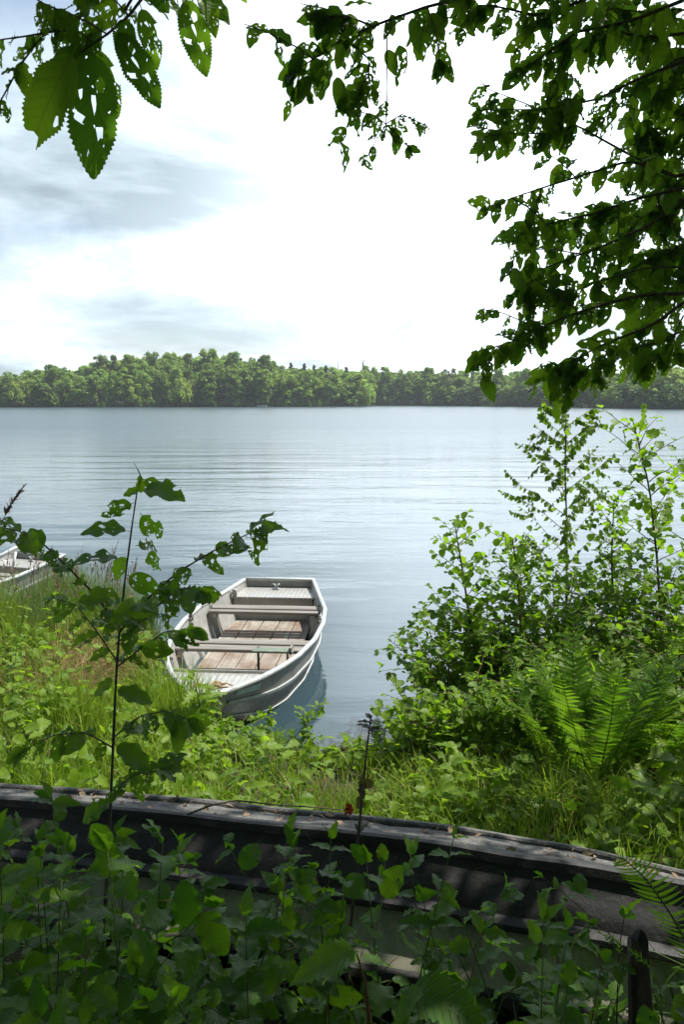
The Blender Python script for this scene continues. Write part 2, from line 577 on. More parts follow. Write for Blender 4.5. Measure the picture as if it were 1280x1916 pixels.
def cream_mat():
    m, g = new_mat('stained_cream_paint')
    co = g.n('ShaderNodeTexCoord').outputs['Object']
    n = g.noise(co, 4.0, 6.0, 0.65)
    f = g.noise(co, 30.0, 4.0, 0.7)
    st = g.noise(g.scaled(co, 7, 7, 0.8), 3.0, 4.0, 0.6)
    c = g.mix(g.ramp(n, [(0.32, 0.0), (0.66, 1.0)]), (.22, .215, .145), (.46, .44, .34))
    c = g.mix(g.math('MULTIPLY', g.ramp(st, [(0.5, 0.0), (0.7, 1.0)]), 0.55), c, (.10, .09, .06))
    c = g.mix(g.math('MULTIPLY', g.ramp(f, [(0.58, 0.0), (0.72, 1.0)]), 0.7), c, (.07, .06, .045))
    p = g.n('ShaderNodeBsdfPrincipled', i_Base_Color=c)
    p.inputs['Roughness'].default_value = 0.6
    return finish(m, g, p.outputs[0])


M['tar'] = tar_mat()
M['moss'] = moss_mat()
M['cream'] = cream_mat()


def soil_mat():
    m, g = new_mat('soil')
    co = g.n('ShaderNodeTexCoord').outputs['Object']
    n = g.noise(co, 3.0, 6.0, 0.65)
    f = g.noise(co, 40.0, 5.0, 0.7)
    c = g.mix(g.ramp(n, [(0.35, 0.0), (0.65, 1.0)]), (.020, .016, .010), (.050, .046, .020))
    c = g.mix(g.math('MULTIPLY', g.ramp(f, [(0.5, 0.0), (0.7, 1.0)]), 0.6), c, (.085, .065, .040))
    p = g.n('ShaderNodeBsdfPrincipled', i_Base_Color=c)
    p.inputs['Roughness'].default_value = 0.95
    b = g.n('ShaderNodeBump', i_Strength=0.8, i_Distance=0.04, i_Height=f)
    g.link(b.outputs[0], p.inputs['Normal'])
    return finish(m, g, p.outputs[0])


M['soil'] = soil_mat()
M['far_soil'] = plain('far_soil', (.045, .050, .025), 0.95, 0, 0.4, 0.2, 0)


def water_mat():
    m, g = new_mat('lake_water')
    co = g.n('ShaderNodeTexCoord').outputs['Object']
    big = g.noise(g.scaled(co, 0.010, 0.034, 1), 1.0, 3.0, 0.55, 0.4)         # calm and ruffled streaks
    ruff = g.ramp(big, [(0.38, 0.50), (0.62, 1.0)])
    w1 = g.noise(g.scaled(co, 1.0, 2.9, 1), 1.0, 4.0, 0.55, 0.6)
    w2 = g.noise(g.scaled(co, 2.4, 7.5, 1, (3, 1, 0)), 1.0, 3.0, 0.5, 0.4)
    w3 = g.noise(g.scaled(co, 0.12, 0.45, 1, (7, 2, 0)), 1.0, 2.0, 0.5, 0.3)
    h = g.math('ADD', g.math('MULTIPLY', w1, 0.014), g.math('MULTIPLY', w2, 0.0045))
    h = g.math('ADD', g.math('MULTIPLY', h, ruff), g.math('MULTIPLY', w3, 0.08))
    b = g.n('ShaderNodeBump', i_Strength=1.0, i_Distance=1.0, i_Height=h)
    p = g.n('ShaderNodeBsdfPrincipled')
    p.inputs['Base Color'].default_value = (.025, .048, .060, 1)
    wy_ = g.n('ShaderNodeSeparateXYZ', i_0=co).outputs[1]
    lee = g.n('ShaderNodeMapRange', interpolation_type='SMOOTHSTEP')
    g.link(g.math('ADD', wy_, g.math('MULTIPLY', big, 24.0)), lee.inputs[0])
    lee.inputs[1].default_value, lee.inputs[2].default_value = 18.0, 95.0
    lee.inputs[3].default_value, lee.inputs[4].default_value = 0.07, 0.30
    g.link(lee.outputs[0], p.inputs['Roughness'])
    p.inputs['IOR'].default_value = 1.33
    p.inputs['Specular IOR Level'].default_value = 0.9
    g.link(b.outputs[0], p.inputs['Normal'])
    return finish(m, g, p.outputs[0])


M['water'] = water_mat()

# ------------------------------------------------------------------ ground and water
SHX = np.array([-40, -12, -6.6, -5.2, -4.5, -3.9, -2.6, -2.05, -1.75, -1.25, -.4, .35, .75, 1.5, 3, 4.4, 8, 15, 40])
SHY = np.array([9., 7.6, 7.2, 8.0, 9.2, 10.0, 9.1, 8.4, 7.0, 6.05, 5.6, 5.7, 6.5, 7.9, 8.8, 9.3, 10.5, 12, 14.])


def smooth(t):
    t = np.clip(t, 0, 1)
    return t * t * (3 - 2 * t)


def vnoise(x, y, s=1.0):
    return (np.sin(x * 2.1 * s + 1.3 * np.sin(y * 1.7 * s)) + np.sin(y * 2.7 * s + 2 * np.sin(x * 1.3 * s + 1)) + np.sin((x + y) * 4.3 * s)) / 3


def gh(x, y):
    """ground height: steep little bank at the water, then rising towards the viewer"""
    x, y = np.asarray(x, float), np.asarray(y, float)
    d = np.interp(x, SHX, SHY) - y
    up = (0.22 - .14 * np.exp(-((x - .15) / .65) ** 2)) * smooth(d / 0.4) + 0.155 * np.clip(5.7 - y, 0, 7) * smooth((d + .2) / 1.0) + 0.02 * np.clip(d, 0, 5)
    dn = -0.9 * smooth(-d / 1.6)
    return np.where(d > 0, up, dn) + 0.025 * vnoise(x, y, 1.6) * smooth((d + .3) / .5)


xs = np.concatenate([np.linspace(-60, -9, 16), np.arange(-8.7, 8.71, 0.15), np.linspace(9, 60, 16)])
ys = np.concatenate([np.linspace(-60, -4, 12), np.arange(-3.8, 12.3, 0.15), np.linspace(13, 40, 8)])
X, Y = np.meshgrid(xs, ys, indexing='ij')
gm = MB()
gm.grid(np.stack([X, Y, gh(X, Y)], -1))
ground = gm.build('ground', M['soil'])
tag(ground, kind='structure')

wm = MB()
wx, wy = np.linspace(-1400, 1400, 2), np.linspace(-59, 1250, 2)
X, Y = np.meshgrid(wx, wy, indexing='ij')
wm.grid(np.stack([X, Y, X * 0], -1))
tag(wm.build('lake_water', M['water'], smooth=False), kind='structure')

# far shore: a promontory on the left, a farther bay, and a nearer bank at the right
FSX = np.array([-900, 0, 400, 600, 684, 690, 800, 960, 1100, 1280, 1500, 2200])
FSP = np.array([763.5, 762., 761.5, 760.8, 760.2, 758.6, 759.2, 760.6, 763., 766., 770., 776.])


def far_pt(px, back=0.0, z=0.0):
    py = np.interp(px, FSX, FSP)
    a, b = (px - 640) / F_PX, (958 - py) / F_PX
    t = -CAM_H / (b * CP - SP)
    y = (b * SP + CP) * t
    k = 1 + back / y
    return np.array([a * t * k, y * k, z])


fg = MB()
rows = []
for bk, z in ((-2, -.5), (0, .25), (6, .7), (60, 2.0), (250, 4.0), (840, 6.0)):
    rows.append([far_pt(px, bk, z) for px in np.concatenate([np.linspace(-900, 680, 40), np.linspace(684, 690, 3), np.linspace(700, 2200, 30)])])
fg.grid(rows, flip=True)
tag(fg.build('far_shore_ground', M['far_soil']), kind='structure')

# ------------------------------------------------------------------ boats
BS = np.array([0, .05, .17, .43, .75, 1.05, 1.56, 2.1, 2.65, 3.3, 3.92])
BB = np.array([.0, .13, .215, .375, .515, .615, .715, .745, .715, .58, .45])


def b_g(s):                     # gunwale half breadth
    return np.interp(s, BS, BB)


def z_g(s):                     # gunwale height
    return .43 + .03 * max(0, 1 - s / 1.5) ** 2 + .02 * max(0, (s - 2.5) / 1.4) ** 2


def b_f(s):                     # chine half breadth
    return max(0.0, b_g(s) - .17) * smooth((s - .12) / .5)


def z_f(s):                     # bottom height (rockered bow)
    return -.10 + .36 * max(0, 1 - s / 1.1) ** 2.0


def build_boat(name, label, group, loc, heading):
    root = thing(name, label, 'boat', (0, 0, 0), group)
    ss = np.concatenate([[0, .02, .05, .1, .17], np.arange(.25, 3.92, .08), [3.92]])
    hull = MB()

    def side_pt(s, sg, t, off=0.0):          # t 0 gunwale .. 1 chine ; off inwards
        b0, b1 = b_g(s), b_f(s)
        z0, z1 = z_g(s), z_f(s)
        bul = .025 * math.sin(math.pi * t)
        x = b0 + (b1 - b0) * t + bul - off
        return (sg * max(0.0, x), s, z0 + (z1 - z0) * t)
    ts = np.linspace(0, 1, 9)
    for off, fl in ((0, False), (.018, True)):
        for sg in (-1, 1):
            P = [[side_pt(s + (off if s < .3 else 0), sg, t, off) for t in ts] for s in ss]
            hull.grid(P, flip=(sg > 0) ^ fl)
        P = []
        for s in ss:
            bf = max(0, b_f(s) - off)
            P.append([(k * bf, s + (off if s < .3 else 0), z_f(s) + off - .02 * (1 - abs(k)) * (1 if off == 0 else 0)) for k in np.linspace(-1, 1, 7)])
        hull.grid(P, flip=not fl)
    for yy, fl in ((3.92, False), (3.90, True)):   # transom
        P = [[side_pt(3.92, -1, t)[0:1] + (yy + 0.05 * (1 - t), side_pt(3.92, -1, t)[2]) for t in ts],
             [side_pt(3.92, 1, t)[0:1] + (yy + 0.05 * (1 - t), side_pt(3.92, 1, t)[2]) for t in ts]]
        hull.grid(P, flip=fl)
    hull.build('hull', M['alu'], root, smooth=True, sharp=40)
    # pale inner lining of the sides, 2 mm proud of the shell
    lin = MB()
    for sg in (-1, 1):
        P = [[side_pt(s, sg, t, .022) for t in np.linspace(.04, .93, 8)] for s in ss if .2 < s < 3.88]
        lin.grid(P, flip=(sg < 0))
    lin.build('inner_lining', M['alu_in'], root)
    # rolled gunwale
    rail = MB()
    ring = [(-b_g(s), s, z_g(s)) for s in ss[::-1]] + [(b_g(s), s, z_g(s)) for s in ss[1:]]
    ring = np.array(ring)
    ring[:, 0] *= 1.0
    prof = [(-.022, -.020), (-.026, .004), (-.016, .018), (.012, .018), (.024, .006), (.024, -.022), (.012, -.028)]
    P = []
    dd = np.gradient(ring, axis=0)
    for p, d in zip(ring, dd):
        d = d / (np.linalg.norm(d) + 1e-9)
        nx = np.cross(d, (0, 0, 1.0))
        nx /= np.linalg.norm(nx)
        P.append([p + nx * a * -1 + np.array([0, 0, b]) for a, b in prof])
    rail.grid(P, closed=True)
    rail.build('gunwale', M['rail'], root)
    tr = MB()
    tr.box((0, 3.965, z_g(3.92) - .002), (.93, .045, .046), None, .012)
    tr.build('transom_rail', M['rail'], root)
    # raised strakes along the outside
    for t0, wd in ((.42, .075), (.80, .05)):
        for sg in (-1, 1):
            st = MB()
            P = []
            for s in ss:
                if s < .12:
                    continue
                a, b_ = side_pt(s, sg, t0 - wd / 2), side_pt(s, sg, t0 + wd / 2)
                P.append([(a[0], a[1], a[2]), (a[0] + sg * .014, a[1] - (.01 if s < .3 else 0), a[2] - .004), (b_[0] + sg * .016, b_[1] - (.01 if s < .3 else 0), b_[2] + .004), (b_[0], b_[1], b_[2])])
            st.grid(P, flip=(sg > 0))
            st.build('strake', M['rail'], root, smooth=False)
    # floor boards
    FZ = .07
    for k in range(5):
        fb = MB()
        x0, x1 = -.50 + k * .20, -.50 + (k + 1) * .20 - .012
        s0 = .82
        P = []
        for s in np.linspace(s0, 3.46, 18):
            bm = b_f(s) + .045
            a, b_ = max(-bm, min(bm, x0)), max(-bm, min(bm, x1))
            P.append([(a, s, FZ - .02), (a, s, FZ), (b_, s, FZ), (b_, s, FZ - .02)])
        fb.grid(P, flip=True)
        fb.build('floor_board', M['floor'], root, smooth=False)
    # thwarts: planks on brackets
    for (s0, s1, zz, npl) in ((1.42, 1.72, .335, 2), (2.72, 3.02, .345, 3)):
        bench = MB()
        wd = (s1 - s0) / npl
        for q in range(npl):
            s = s0 + (q + .5) * wd
            hb = b_g(s) - .055
            bench.box((0, s, zz + .012 * (q % 2)), (2 * hb, wd - .012, .035), None, .006, var=rng.random())
        bench.build('bench', M['bench'], root, smooth=False)
        for sg in (-1, 1):
            br = MB()
            hb = b_g((s0 + s1) / 2) - .10
            br.box((sg * hb, (s0 + s1) / 2, zz - .045), (.05, (s1 - s0) * .8, .05), None, .006)
            br.build('bench_bracket', M['alu_in'], root, smooth=False)
    # ribs: hat sections on the inside of each side
    for s in (.98, 1.58, 2.22, 2.88):
        for sg in (-1, 1):
            rb = MB()
            P = []
            for t in np.linspace(.06, .97, 8):
                row = []
                for (ds, o) in ((-.055, .021), (-.035, .055), (.035, .055), (.055, .021)):
                    row.append(side_pt(s + ds, sg, t, o))
                P.append(row)
            rb.grid(P, flip=(sg > 0))
            rb.build('rib', M['alu_in'], root, smooth=False)
    # stern locker: deck plate with a beaded front edge, front panel
    dk = MB()
    P = [[(k * (b_g(s) - .03), s, .352) for k in np.linspace(-1, 1, 5)] for s in np.linspace(3.42, 3.90, 6)]
    dk.grid(P, flip=True)
    dk.build('stern_deck', M['deck'], root, smooth=False)
    fp = MB()
    fp.box((0, 3.44, .20), (2 * (b_g(3.44) - .06), .02, .295), None, .004)
    fp.build('locker_panel', M['alu_in'], root, smooth=False)
    ed = MB()
    ed.box((0, 3.412, .345), (2 * (b_g(3.42) - .03), .018, .026), None, .005)
    for k in np.linspace(-.5, .5, 17):
        ed.box((k, 3.400, .345), (.014, .008, .012), None, .003)
    ed.build('deck_edge', M['alu_in'], root, smooth=False)
    # bow deck
    bd = MB()
    P = []
    for s in np.linspace(.10, .80, 10):
        hb = max(.005, b_g(s) - .045)
        P.append([(k * hb, s,   .385 - .05 * s) for k in np.linspace(-1, 1, 5)])
    bd.grid(P, flip=True)
    bd.build('bow_deck', M['deck'], root, smooth=False)
    be = MB()
    be.box((0, .805, .348), (2 * (b_g(.8) - .05), .012, .045), None, .003)
    be.build('deck_edge', M['alu_in'], root, smooth=False)
    # fittings
    cl = MB()
    cl.box((-.02, 3.80, .365), (.09, .035, .02), None, .005)
    cl.tube([(-.03, 3.80, .37), (-.03, 3.80, .42), (-.06, 3.80, .425)], .010, 6)
    cl.tube([(.0, 3.80, .37), (.0, 3.80, .42), (.03, 3.80, .425)], .010, 6)
    cl.build('cleat', M['rail'], root)
    rg = MB()
    rg.box((-.47, 3.42, .405), (.055, .05, .09), None, .006)
    a = np.linspace(0, 2 * np.pi, 14)
    rg.tube(np.stack([-.535 + .032 * np.cos(a), 3.40 + 0 * a, .395 + .032 * np.sin(a)], 1), .007, 6)
    rg.build('ring_bracket', M['alu_in'], root)
    for sg in (-1, 1):
        ol = MB()
        x = sg * (b_g(2.25) - .03)
        ol.box((x, 2.25, z_g(2.25) - .05), (.03, .12, .09), None, .008)
        ol.tube([(x, 2.25, z_g(2.25) - .08), (x - sg * .004, 2.25, z_g(2.25) + .045)], .016, 8)
        a = np.linspace(.7, 2 * np.pi - .7, 10) + np.pi / 2
        ol.tube(np.stack([x + 0 * a, 2.25 + .035 * np.cos(a), z_g(2.25) + .035 + .035 * np.sin(a)], 1), .008, 6)
        ol.build('oarlock', M['steel_dark'] if sg < 0 else M['rail'], root)
    return root


def set_pose(o, loc, heading_deg, pitch=0.0, roll=0.0):
    o.location = loc
    o.rotation_euler = (R(pitch), R(roll), -R(heading_deg))


BOAT_LOC, BOAT_HEAD = (-1.09, 5.76, 0.0), 4.0
boat = build_boat('rowing_boat', 'pale aluminium rowing boat with two plank benches moored bow first at the grassy bank', 'aluminium rowing boats', BOAT_LOC, BOAT_HEAD)
boat2 = copy_tree(boat)
boat2['label'] = 'aluminium boat half hidden by grass at the left, pale sticks in its stern'
set_pose(boat, BOAT_LOC, BOAT_HEAD)
set_pose(boat2, (-5.84, 7.66, 0.0), 18.4)
# things only the near boat has: an oar-side bracket with green board, a faded sticker
bpy.context.view_layer.update()


def boat_part(mb, name, mat):
    o = mb.build(name, mat, None, smooth=False)
    o.parent = boat
    return o


mb = MB()
mb.box((.17, 1.47, .20), (.022, .022, .34), None, .004)
boat_part(mb, 'bracket_post', M['steel_dark'])
mb = MB()
mb.box((.47, 1.38, .31), (.018, .018, .10), None, .004)
boat_part(mb, 'bracket_leg', M['steel_dark'])
mb = MB()
mb.box((.155, 1.46, .06), (.10, .07, .035), None, .006)
boat_part(mb, 'bracket_foot', M['steel_dark'])
mb = MB()
mb.box((.33, 1.385, .362), (.40, .11, .022), None, .005)
boat_part(mb, 'bracket_board', M['green_paint'])
mb = MB()
mb.box((.505, 1.42, .375), (.022, .18, .07), None, .004)
boat_part(mb, 'bracket_cheek', M['bench'])
mb = MB()
# sticker follows the side plate near the bow
P = []
for s in np.linspace(.22, .47, 5):
    row = []
    for t in (.12, .26):
        b0, b1 = b_g(s), b_f(s)
        x = b0 + (b1 - b0) * t + .025 * math.sin(math.pi * t) + .004
        row.append((x, s - .003, z_g(s) + (z_f(s) - z_g(s)) * t))
    P.append(row)
mb.grid(P, flip=True)
boat_part(mb, 'number_sticker', M['sticker'])


def boat_world(x, s, z, b=None):
    h = -R(BOAT_HEAD)
    return np.array([BOAT_LOC[0] + x * math.cos(h) - s * math.sin(h), BOAT_LOC[1] + x * math.sin(h) + s * math.cos(h), z])


mb = MB()
pts = [boat_world(-.02, .34, .40), boat_world(.0, .22, .43), boat_world(-.03, .10, .50), boat_world(-.05, .0, .555), boat_world(-.10, -.06, .50), boat_world(-.16, -.16, .30), boat_world(-.2, -.24, .12)]
mb.tube(pts, .011, 6)
for q in range(4):
    a = np.linspace(0, 2 * np.pi, 12)
    c = boat_world(-.02 + .02 * q, .26 + .03 * q, .405)
    mb.tube(np.stack([c[0] + (.035 + .006 * q) * np.cos(a + q), c[1] + .03 * np.sin(a + q), c[2] + .012 + .012 * np.sin(2 * a + q)], 1), .008, 5)
mb.tube([boat_world(.02, .30, .40), boat_world(.12, .30, .41), boat_world(.20, .27, .40)], .009, 5)
mb.tube([boat_world(.03, .27, .405), boat_world(.10, .36, .42), boat_world(.19, .33, .40)], .007, 5)
tag(mb.build('mooring_rope', M['rope']), 'frayed brown mooring rope knotted over the bow of the rowing boat', 'rope')

# pale sticks lying across the stern of the second boat
h2 = -R(18.4)


def b2w(x, s, z):
    return np.array([-5.84 + x * math.cos(h2) - s * math.sin(h2), 7.66 + x * math.sin(h2) + s * math.cos(h2), z])


mb = MB()
mb.tube([b2w(-.28, 3.05, .40), b2w(.02, 3.45, .62), b2w(.10, 3.50, .66)], [.028, .035, .028], 7)
tag(mb.build('oar_shaft', M['white']), 'white oar shaft sloping up in the stern of the boat behind the grass', 'oar')
mb = MB()
mb.tube([b2w(.16, 3.2, .37), b2w(.20, 3.25, .62)], [.018, .016], 6)
mb.tube([b2w(-.02, 3.22, .37), b2w(.0, 3.25, .47), b2w(-.05, 3.25, .48)], .014, 6)
tag(mb.build('bracket_frame', M['white']), 'small white upright frame standing in the stern of the boat behind the grass', 'bracket')


# overturned hull in the foreground: bottom up, bow to the right, tipped away from the viewer
def overturned():
    root = thing('overturned_boat', 'black bottomed old boat lying upside down across the shady foreground', 'boat', at(640, 1560, 2.6) + np.array([0, .2, -.4]))
    # near chine line seen in the photograph, from left to right
    px = np.array([-420, -200, 34, 215, 400, 630, 860, 1040, 1280, 1500])
    py = np.array([1466, 1481, 1498, 1515, 1534, 1557, 1588, 1614, 1657, 1703])
    dp = np.array([3.3, 3.1, 2.92, 2.82, 2.73, 2.6, 2.48, 2.39, 2.27, 2.16])
    u = np.linspace(0, 1, 40)
    k = np.linspace(0, 1, len(px))
    from numpy import interp
    L0 = np.array([at(interp(a, k, px), interp(a, k, py), interp(a, k, dp)) for a in u])
    # smooth the line
    for _ in range(3):
        L0[1:-1] = (L0[:-2] + 2 * L0[1:-1] + L0[2:]) / 4
    d = np.gradient(L0, axis=0)
    d /= np.linalg.norm(d, axis=1, keepdims=True)
    side = np.stack([-d[:, 1], d[:, 0], 0 * d[:, 0]], 1)       # away from the viewer, level
    side /= np.linalg.norm(side, axis=1, keepdims=True)
    up = np.array([0, 0, 1.0])
    tap = 1 - smooth((u - .70) / .30) * .60                     # bottom narrows to the bow
    Wb = .34 * tap
    roll = R(20)
    A = math.cos(roll) * side - math.sin(roll) * up            # across the bottom, falling away
    N = math.sin(roll) * side + math.cos(roll) * up            # outward from the bottom
    i3 = lambda w: w[:, None]

    def prof(a, n):
        return L0 + A * i3(np.broadcast_to(a, u.shape)) + N * i3(np.broadcast_to(n, u.shape))
    h1, h2, f1, f2 = .165, .38, -.045, -.085
    L0 = L0 - np.array([0, 0, .014]) + np.stack([0 * u, .003 * np.sin(u * 31 + 1), .002 * np.sin(u * 23) + .0015 * np.sin(u * 47 + 2)], 1)
    mb = MB()
    rows = [prof(Wb * q, .012 * math.sin(math.pi * q) - .0 * q) for q in np.linspace(0.02, .98, 8)]
    wob = rng.normal(0, .0035, (8, 40))
    rows = [r + N * w[:, None] for r, w in zip(rows, wob)]
    mb.grid(rows)
    mb.build('bottom_panel', M['moss'], root, sharp=28)
    for q0, q1 in ((.0, .16), (.86, 1.0)):         # keel strips standing proud
        mb = MB()
        rr = [prof(Wb * q0 - (.008 if q0 == 0 else 0), -.012), prof(Wb * q0 - (.008 if q0 == 0 else 0), .016), prof(Wb * q0 + .006, .024), prof(Wb * q1 - .006, .024), prof(Wb * q1, .016), prof(Wb * q1, -.004)]
        mb.grid(rr)
        mb.build('keel_strip', M['moss'] if q0 else M['tar'], root, sharp=28)
    for sgn in (0, 1):                                          # near side and far side
        base = 0.0 if sgn == 0 else 1.0

        def sp(f, n, base=base, sgn=sgn):
            return prof(Wb * base + (f if sgn == 0 else -f), -n)
        ts = np.linspace(0, 1, 7)
        mb = MB()
        mb.grid([sp(f1 * t + .006 * math.sin(math.pi * t * 2), .012 + (h1 - .012) * t) for t in ts], flip=(sgn == 0))
        mb.build('side_plank', M['tar'], root, sharp=28)
        mb = MB()                                               # rubbing strip: a ledge
        e = .040
        mb.grid([sp(f1, h1 - .004), sp(f1 - e * .8, h1 + .006), sp(f1 - e, h1 + .014), sp(f1 - e, h1 + .030), sp(f1 - e * .8, h1 + .036), sp(f1 - .004, h1 + .036)], flip=(sgn == 0))
        mb.build('rubbing_strip', M['tar'], root, sharp=28)
        mb = MB()
        mb.grid([sp(f1 + (f2 - f1) * t, h1 + .03 + (h2 - h1 - .03) * t) for t in ts], flip=(sgn == 0))
        mb.build('painted_side', M['cream'], root, sharp=28)
        mb = MB()
        mb.grid([sp(f2, h2 - .004), sp(f2 - .035, h2 + .002), sp(f2 - .038, h2 + .03), sp(f2, h2 + .036), sp(f2 + .02, h2 + .03)], flip=(sgn == 0))
        mb.build('gunwale', M['tar'], root, sharp=28)
    # end plate at the left (stern)
    mb = MB()
    c = [prof(0, 0)[0], prof(Wb, 0)[0], prof(Wb - f2, -h2)[0], prof(f2, -h2)[0]]
    mb.add(c, [(0, 1, 2), (0, 2, 3)])
    mb.build('transom', M['tar'], root, smooth=False)
    return root, L0, prof, Wb


OB, OBL, ob_prof, OBW = overturned()

# ------------------------------------------------------------------ leaves
def in_poly(p, poly):
    x, y = p[:, 0], p[:, 1]
    c = np.zeros(len(p), bool)
    n = len(poly)
    for i in range(n):
        x0, y0 = poly[i]
        x1, y1 = poly[(i + 1) % n]
        hit = ((y0 > y) != (y1 > y)) & (x < (x1 - x0) * (y - y0) / (y1 - y0 + 1e-12) + x0)
        c ^= hit
    return c


KIND = {  # a, b of t^a(1-t)^b, half width, teeth, tooth depth
    'tree': (.62, .80, .29, 24, .055), 'alder': (.80, .42, .40, 9, .06), 'birch': (.42, 1.0, .36, 8, .12),
    'nettle': (.50, 1.05, .25, 12, .14), 'bramble': (.62, .72, .33, 10, .10), 'lance': (.7, 1.0, .12, 0, 0),
    'round': (.58, .72, .36, 15, .07), 'thistle': (.7, .8, .17, 6, .45), 'pinna': (.20, .75, .085, 11, .50)}


def leaf_tpl(kind, seed, holes=0, res=1, fold=.22, bend=.25, wave=.03, eat=0, petiole=.10, big=False):
    r = np.random.default_rng(seed)
    a, b, W_, teeth, jag = KIND[kind]
    pk = (a / (a + b)) ** a * (b / (a + b)) ** b
    n = {0: 5, 1: 9, 2: 24}[res] if teeth == 0 or res < 2 else teeth * 2
    out = []
    asym = r.uniform(-.06, .06)
    for sg in (1, -1):
        side = []
        for i in range(1, n):
            t = i / n
            w = t ** a * (1 - t) ** b / pk * W_
            if res == 2 and teeth:
                w *= 1 + (jag if i % 2 else -jag) * (.8 + .4 * r.random())
                t += (.35 / n if i % 2 else -.1 / n)
            elif res == 1:
                w *= 1 + (jag if i % 2 else -jag)
            side.append((sg * w * (1 + sg * asym), t))
        out.append(side)
    poly = [(0, 0)] + out[0] + [(0, 1.0)] + out[1][::-1]
    poly = np.array(poly)
    if res == 2 and (holes or eat):
        hl = []
        for _ in range(holes):
            t = r.uniform(.15, .85)
            w = t ** a * (1 - t) ** b / pk * W_
            c = np.array([r.uniform(-.85, .85) * w, t])
            rr = r.choice([.016, .028, .045, .07], p=[.3, .3, .25, .15] if not big else [.5, .3, .15, .05])
            ph = np.sort(r.uniform(0, 2 * np.pi, 7))
            hl.append(c + rr * np.stack([np.cos(ph) * r.uniform(.6, 1.0), np.sin(ph) * r.uniform(.9, 1.4)], 1) * r.uniform(.6, 1.25, (7, 1)))
        for _ in range(eat):
            t = r.uniform(.2, .95)
            w = t ** a * (1 - t) ** b / pk * W_
            c = np.array([r.choice([-1, 1]) * w * r.uniform(.8, 1.1), t])
            rr = r.uniform(.07, .16)
            ph = np.linspace(0, 2 * np.pi, 10, endpoint=False)
            hl.append(c + rr * np.stack([np.cos(ph), np.sin(ph) * 1.2], 1) * r.uniform(.6, 1.2, (10, 1)))
    else:
        hl = []
    ver = [Vector(p) for p in poly]
    m = len(ver)
    edg = [(i, (i + 1) % m) for i in range(m)]
    k = len(ver)
    mids = np.linspace(0, 1, 7 if res == 2 else 4)[1:-1]
    for t in mids:
        ver.append(Vector((0, t)))
    chain = [0] + list(range(k, k + len(mids))) + [n]
    edg += list(zip(chain[:-1], chain[1:]))
    if res == 2:
        for t in (.2, .4, .6, .8):
            w = t ** a * (1 - t) ** b / pk * W_ * .55
            ver += [Vector((w, t)), Vector((-w, t))]
    for h in hl:
        k = len(ver)
        ver += [Vector(p) for p in h]
        edg += [(k + i, k + (i + 1) % len(h)) for i in range(len(h))]
    vo, eo, fo, *_ = delaunay_2d_cdt(ver, edg, [], 0, 1e-5)
    v2 = np.array([(p[0], p[1]) for p in vo])
    T = np.array([f[:3] for f in fo])
    cen = v2[T].mean(1)
    keep = in_poly(cen, poly)
    for h in hl:
        keep &= ~in_poly(cen, h)
    T = T[keep]
    # consistent winding (+z)
    p0, p1, p2 = v2[T[:, 0]], v2[T[:, 1]], v2[T[:, 2]]
    cr = (p1[:, 0] - p0[:, 0]) * (p2[:, 1] - p0[:, 1]) - (p1[:, 1] - p0[:, 1]) * (p2[:, 0] - p0[:, 0])
    T[cr < 0] = T[cr < 0][:, ::-1]
    used = np.unique(T)
    mp = -np.ones(len(v2), int)
    mp[used] = np.arange(len(used))
    v2, T = v2[used], mp[T]
    if petiole:
        q = len(v2)
        v2 = np.concatenate([v2, [(-.012, -petiole), (.012, -petiole), (.010, .02), (-.010, .02)]])
        T = np.concatenate([T, [(q, q + 1, q + 2), (q, q + 2, q + 3)]])
    x, y = v2[:, 0], v2[:, 1]
    z = fold * np.abs(x) - bend * np.clip(y, 0, 1) ** 2 + wave * np.sin(y * 17 + np.sign(x) * 1.5 + seed) * np.abs(x) * 3
    return np.stack([x, y, z], 1), T, v2.copy()


def tset(kind, n, **kw):
    return [leaf_tpl(kind, 100 + i * 7, **kw) for i in range(n)]


T_TREE = [leaf_tpl('tree', 11 + i * 3, holes=[2, 5, 9, 12, 16, 20][i % 6], res=2, fold=.15 + .1 * (i % 3), bend=.12 + .13 * (i % 4), wave=.06, eat=[0, 1, 0, 2, 3, 1][i % 6]) for i in range(14)]
T_TATTER = [leaf_tpl('tree', 211 + i * 3, holes=24, res=2, fold=.25, bend=.3, wave=.08, eat=5) for i in range(6)]
T_CANOPY = tset('tree', 4, res=0, bend=.2)
T_WHOLE = [leaf_tpl('tree', 411 + i * 5, holes=[0, 1, 3, 0, 2][i % 5], res=2, fold=.18, bend=.15 + .1 * (i % 3), wave=.06, eat=i % 2) for i in range(6)]
T_HERO = []
for i in range(4):
    T_HERO.append(leaf_tpl('tree', 611 + i * 9, holes=[15, 18, 12, 22][i], res=2, fold=.14, bend=.10 + .1 * i, wave=.05, eat=[0, 0, 0, 1][i], big=True))
T_NETTLE = [leaf_tpl('nettle', 31 + i, res=2, fold=.25, bend=.25 + .1 * i, wave=.05) for i in range(4)]
T_BRAM2 = [leaf_tpl('bramble', 51 + i, res=2, fold=.22, bend=.2 + .08 * i, wave=.06) for i in range(4)]
T_BRAM = tset('bramble', 4, res=1, bend=.22)
T_ALDER = tset('alder', 4, res=1, bend=.18, wave=.05)
T_ALDER2 = [leaf_tpl('alder', 71 + i, res=2, fold=.15, bend=.15, wave=.06) for i in range(3)]
T_BIRCH = tset('birch', 3, res=1, bend=.15, petiole=.3)
T_ROUND = [leaf_tpl('round', 91 + i, holes=i % 2 * 2, res=2, fold=.18, bend=.2 + .08 * i, wave=.06) for i in range(4)]
T_LANCE = tset('lance', 2, res=1, bend=.5, fold=.3)
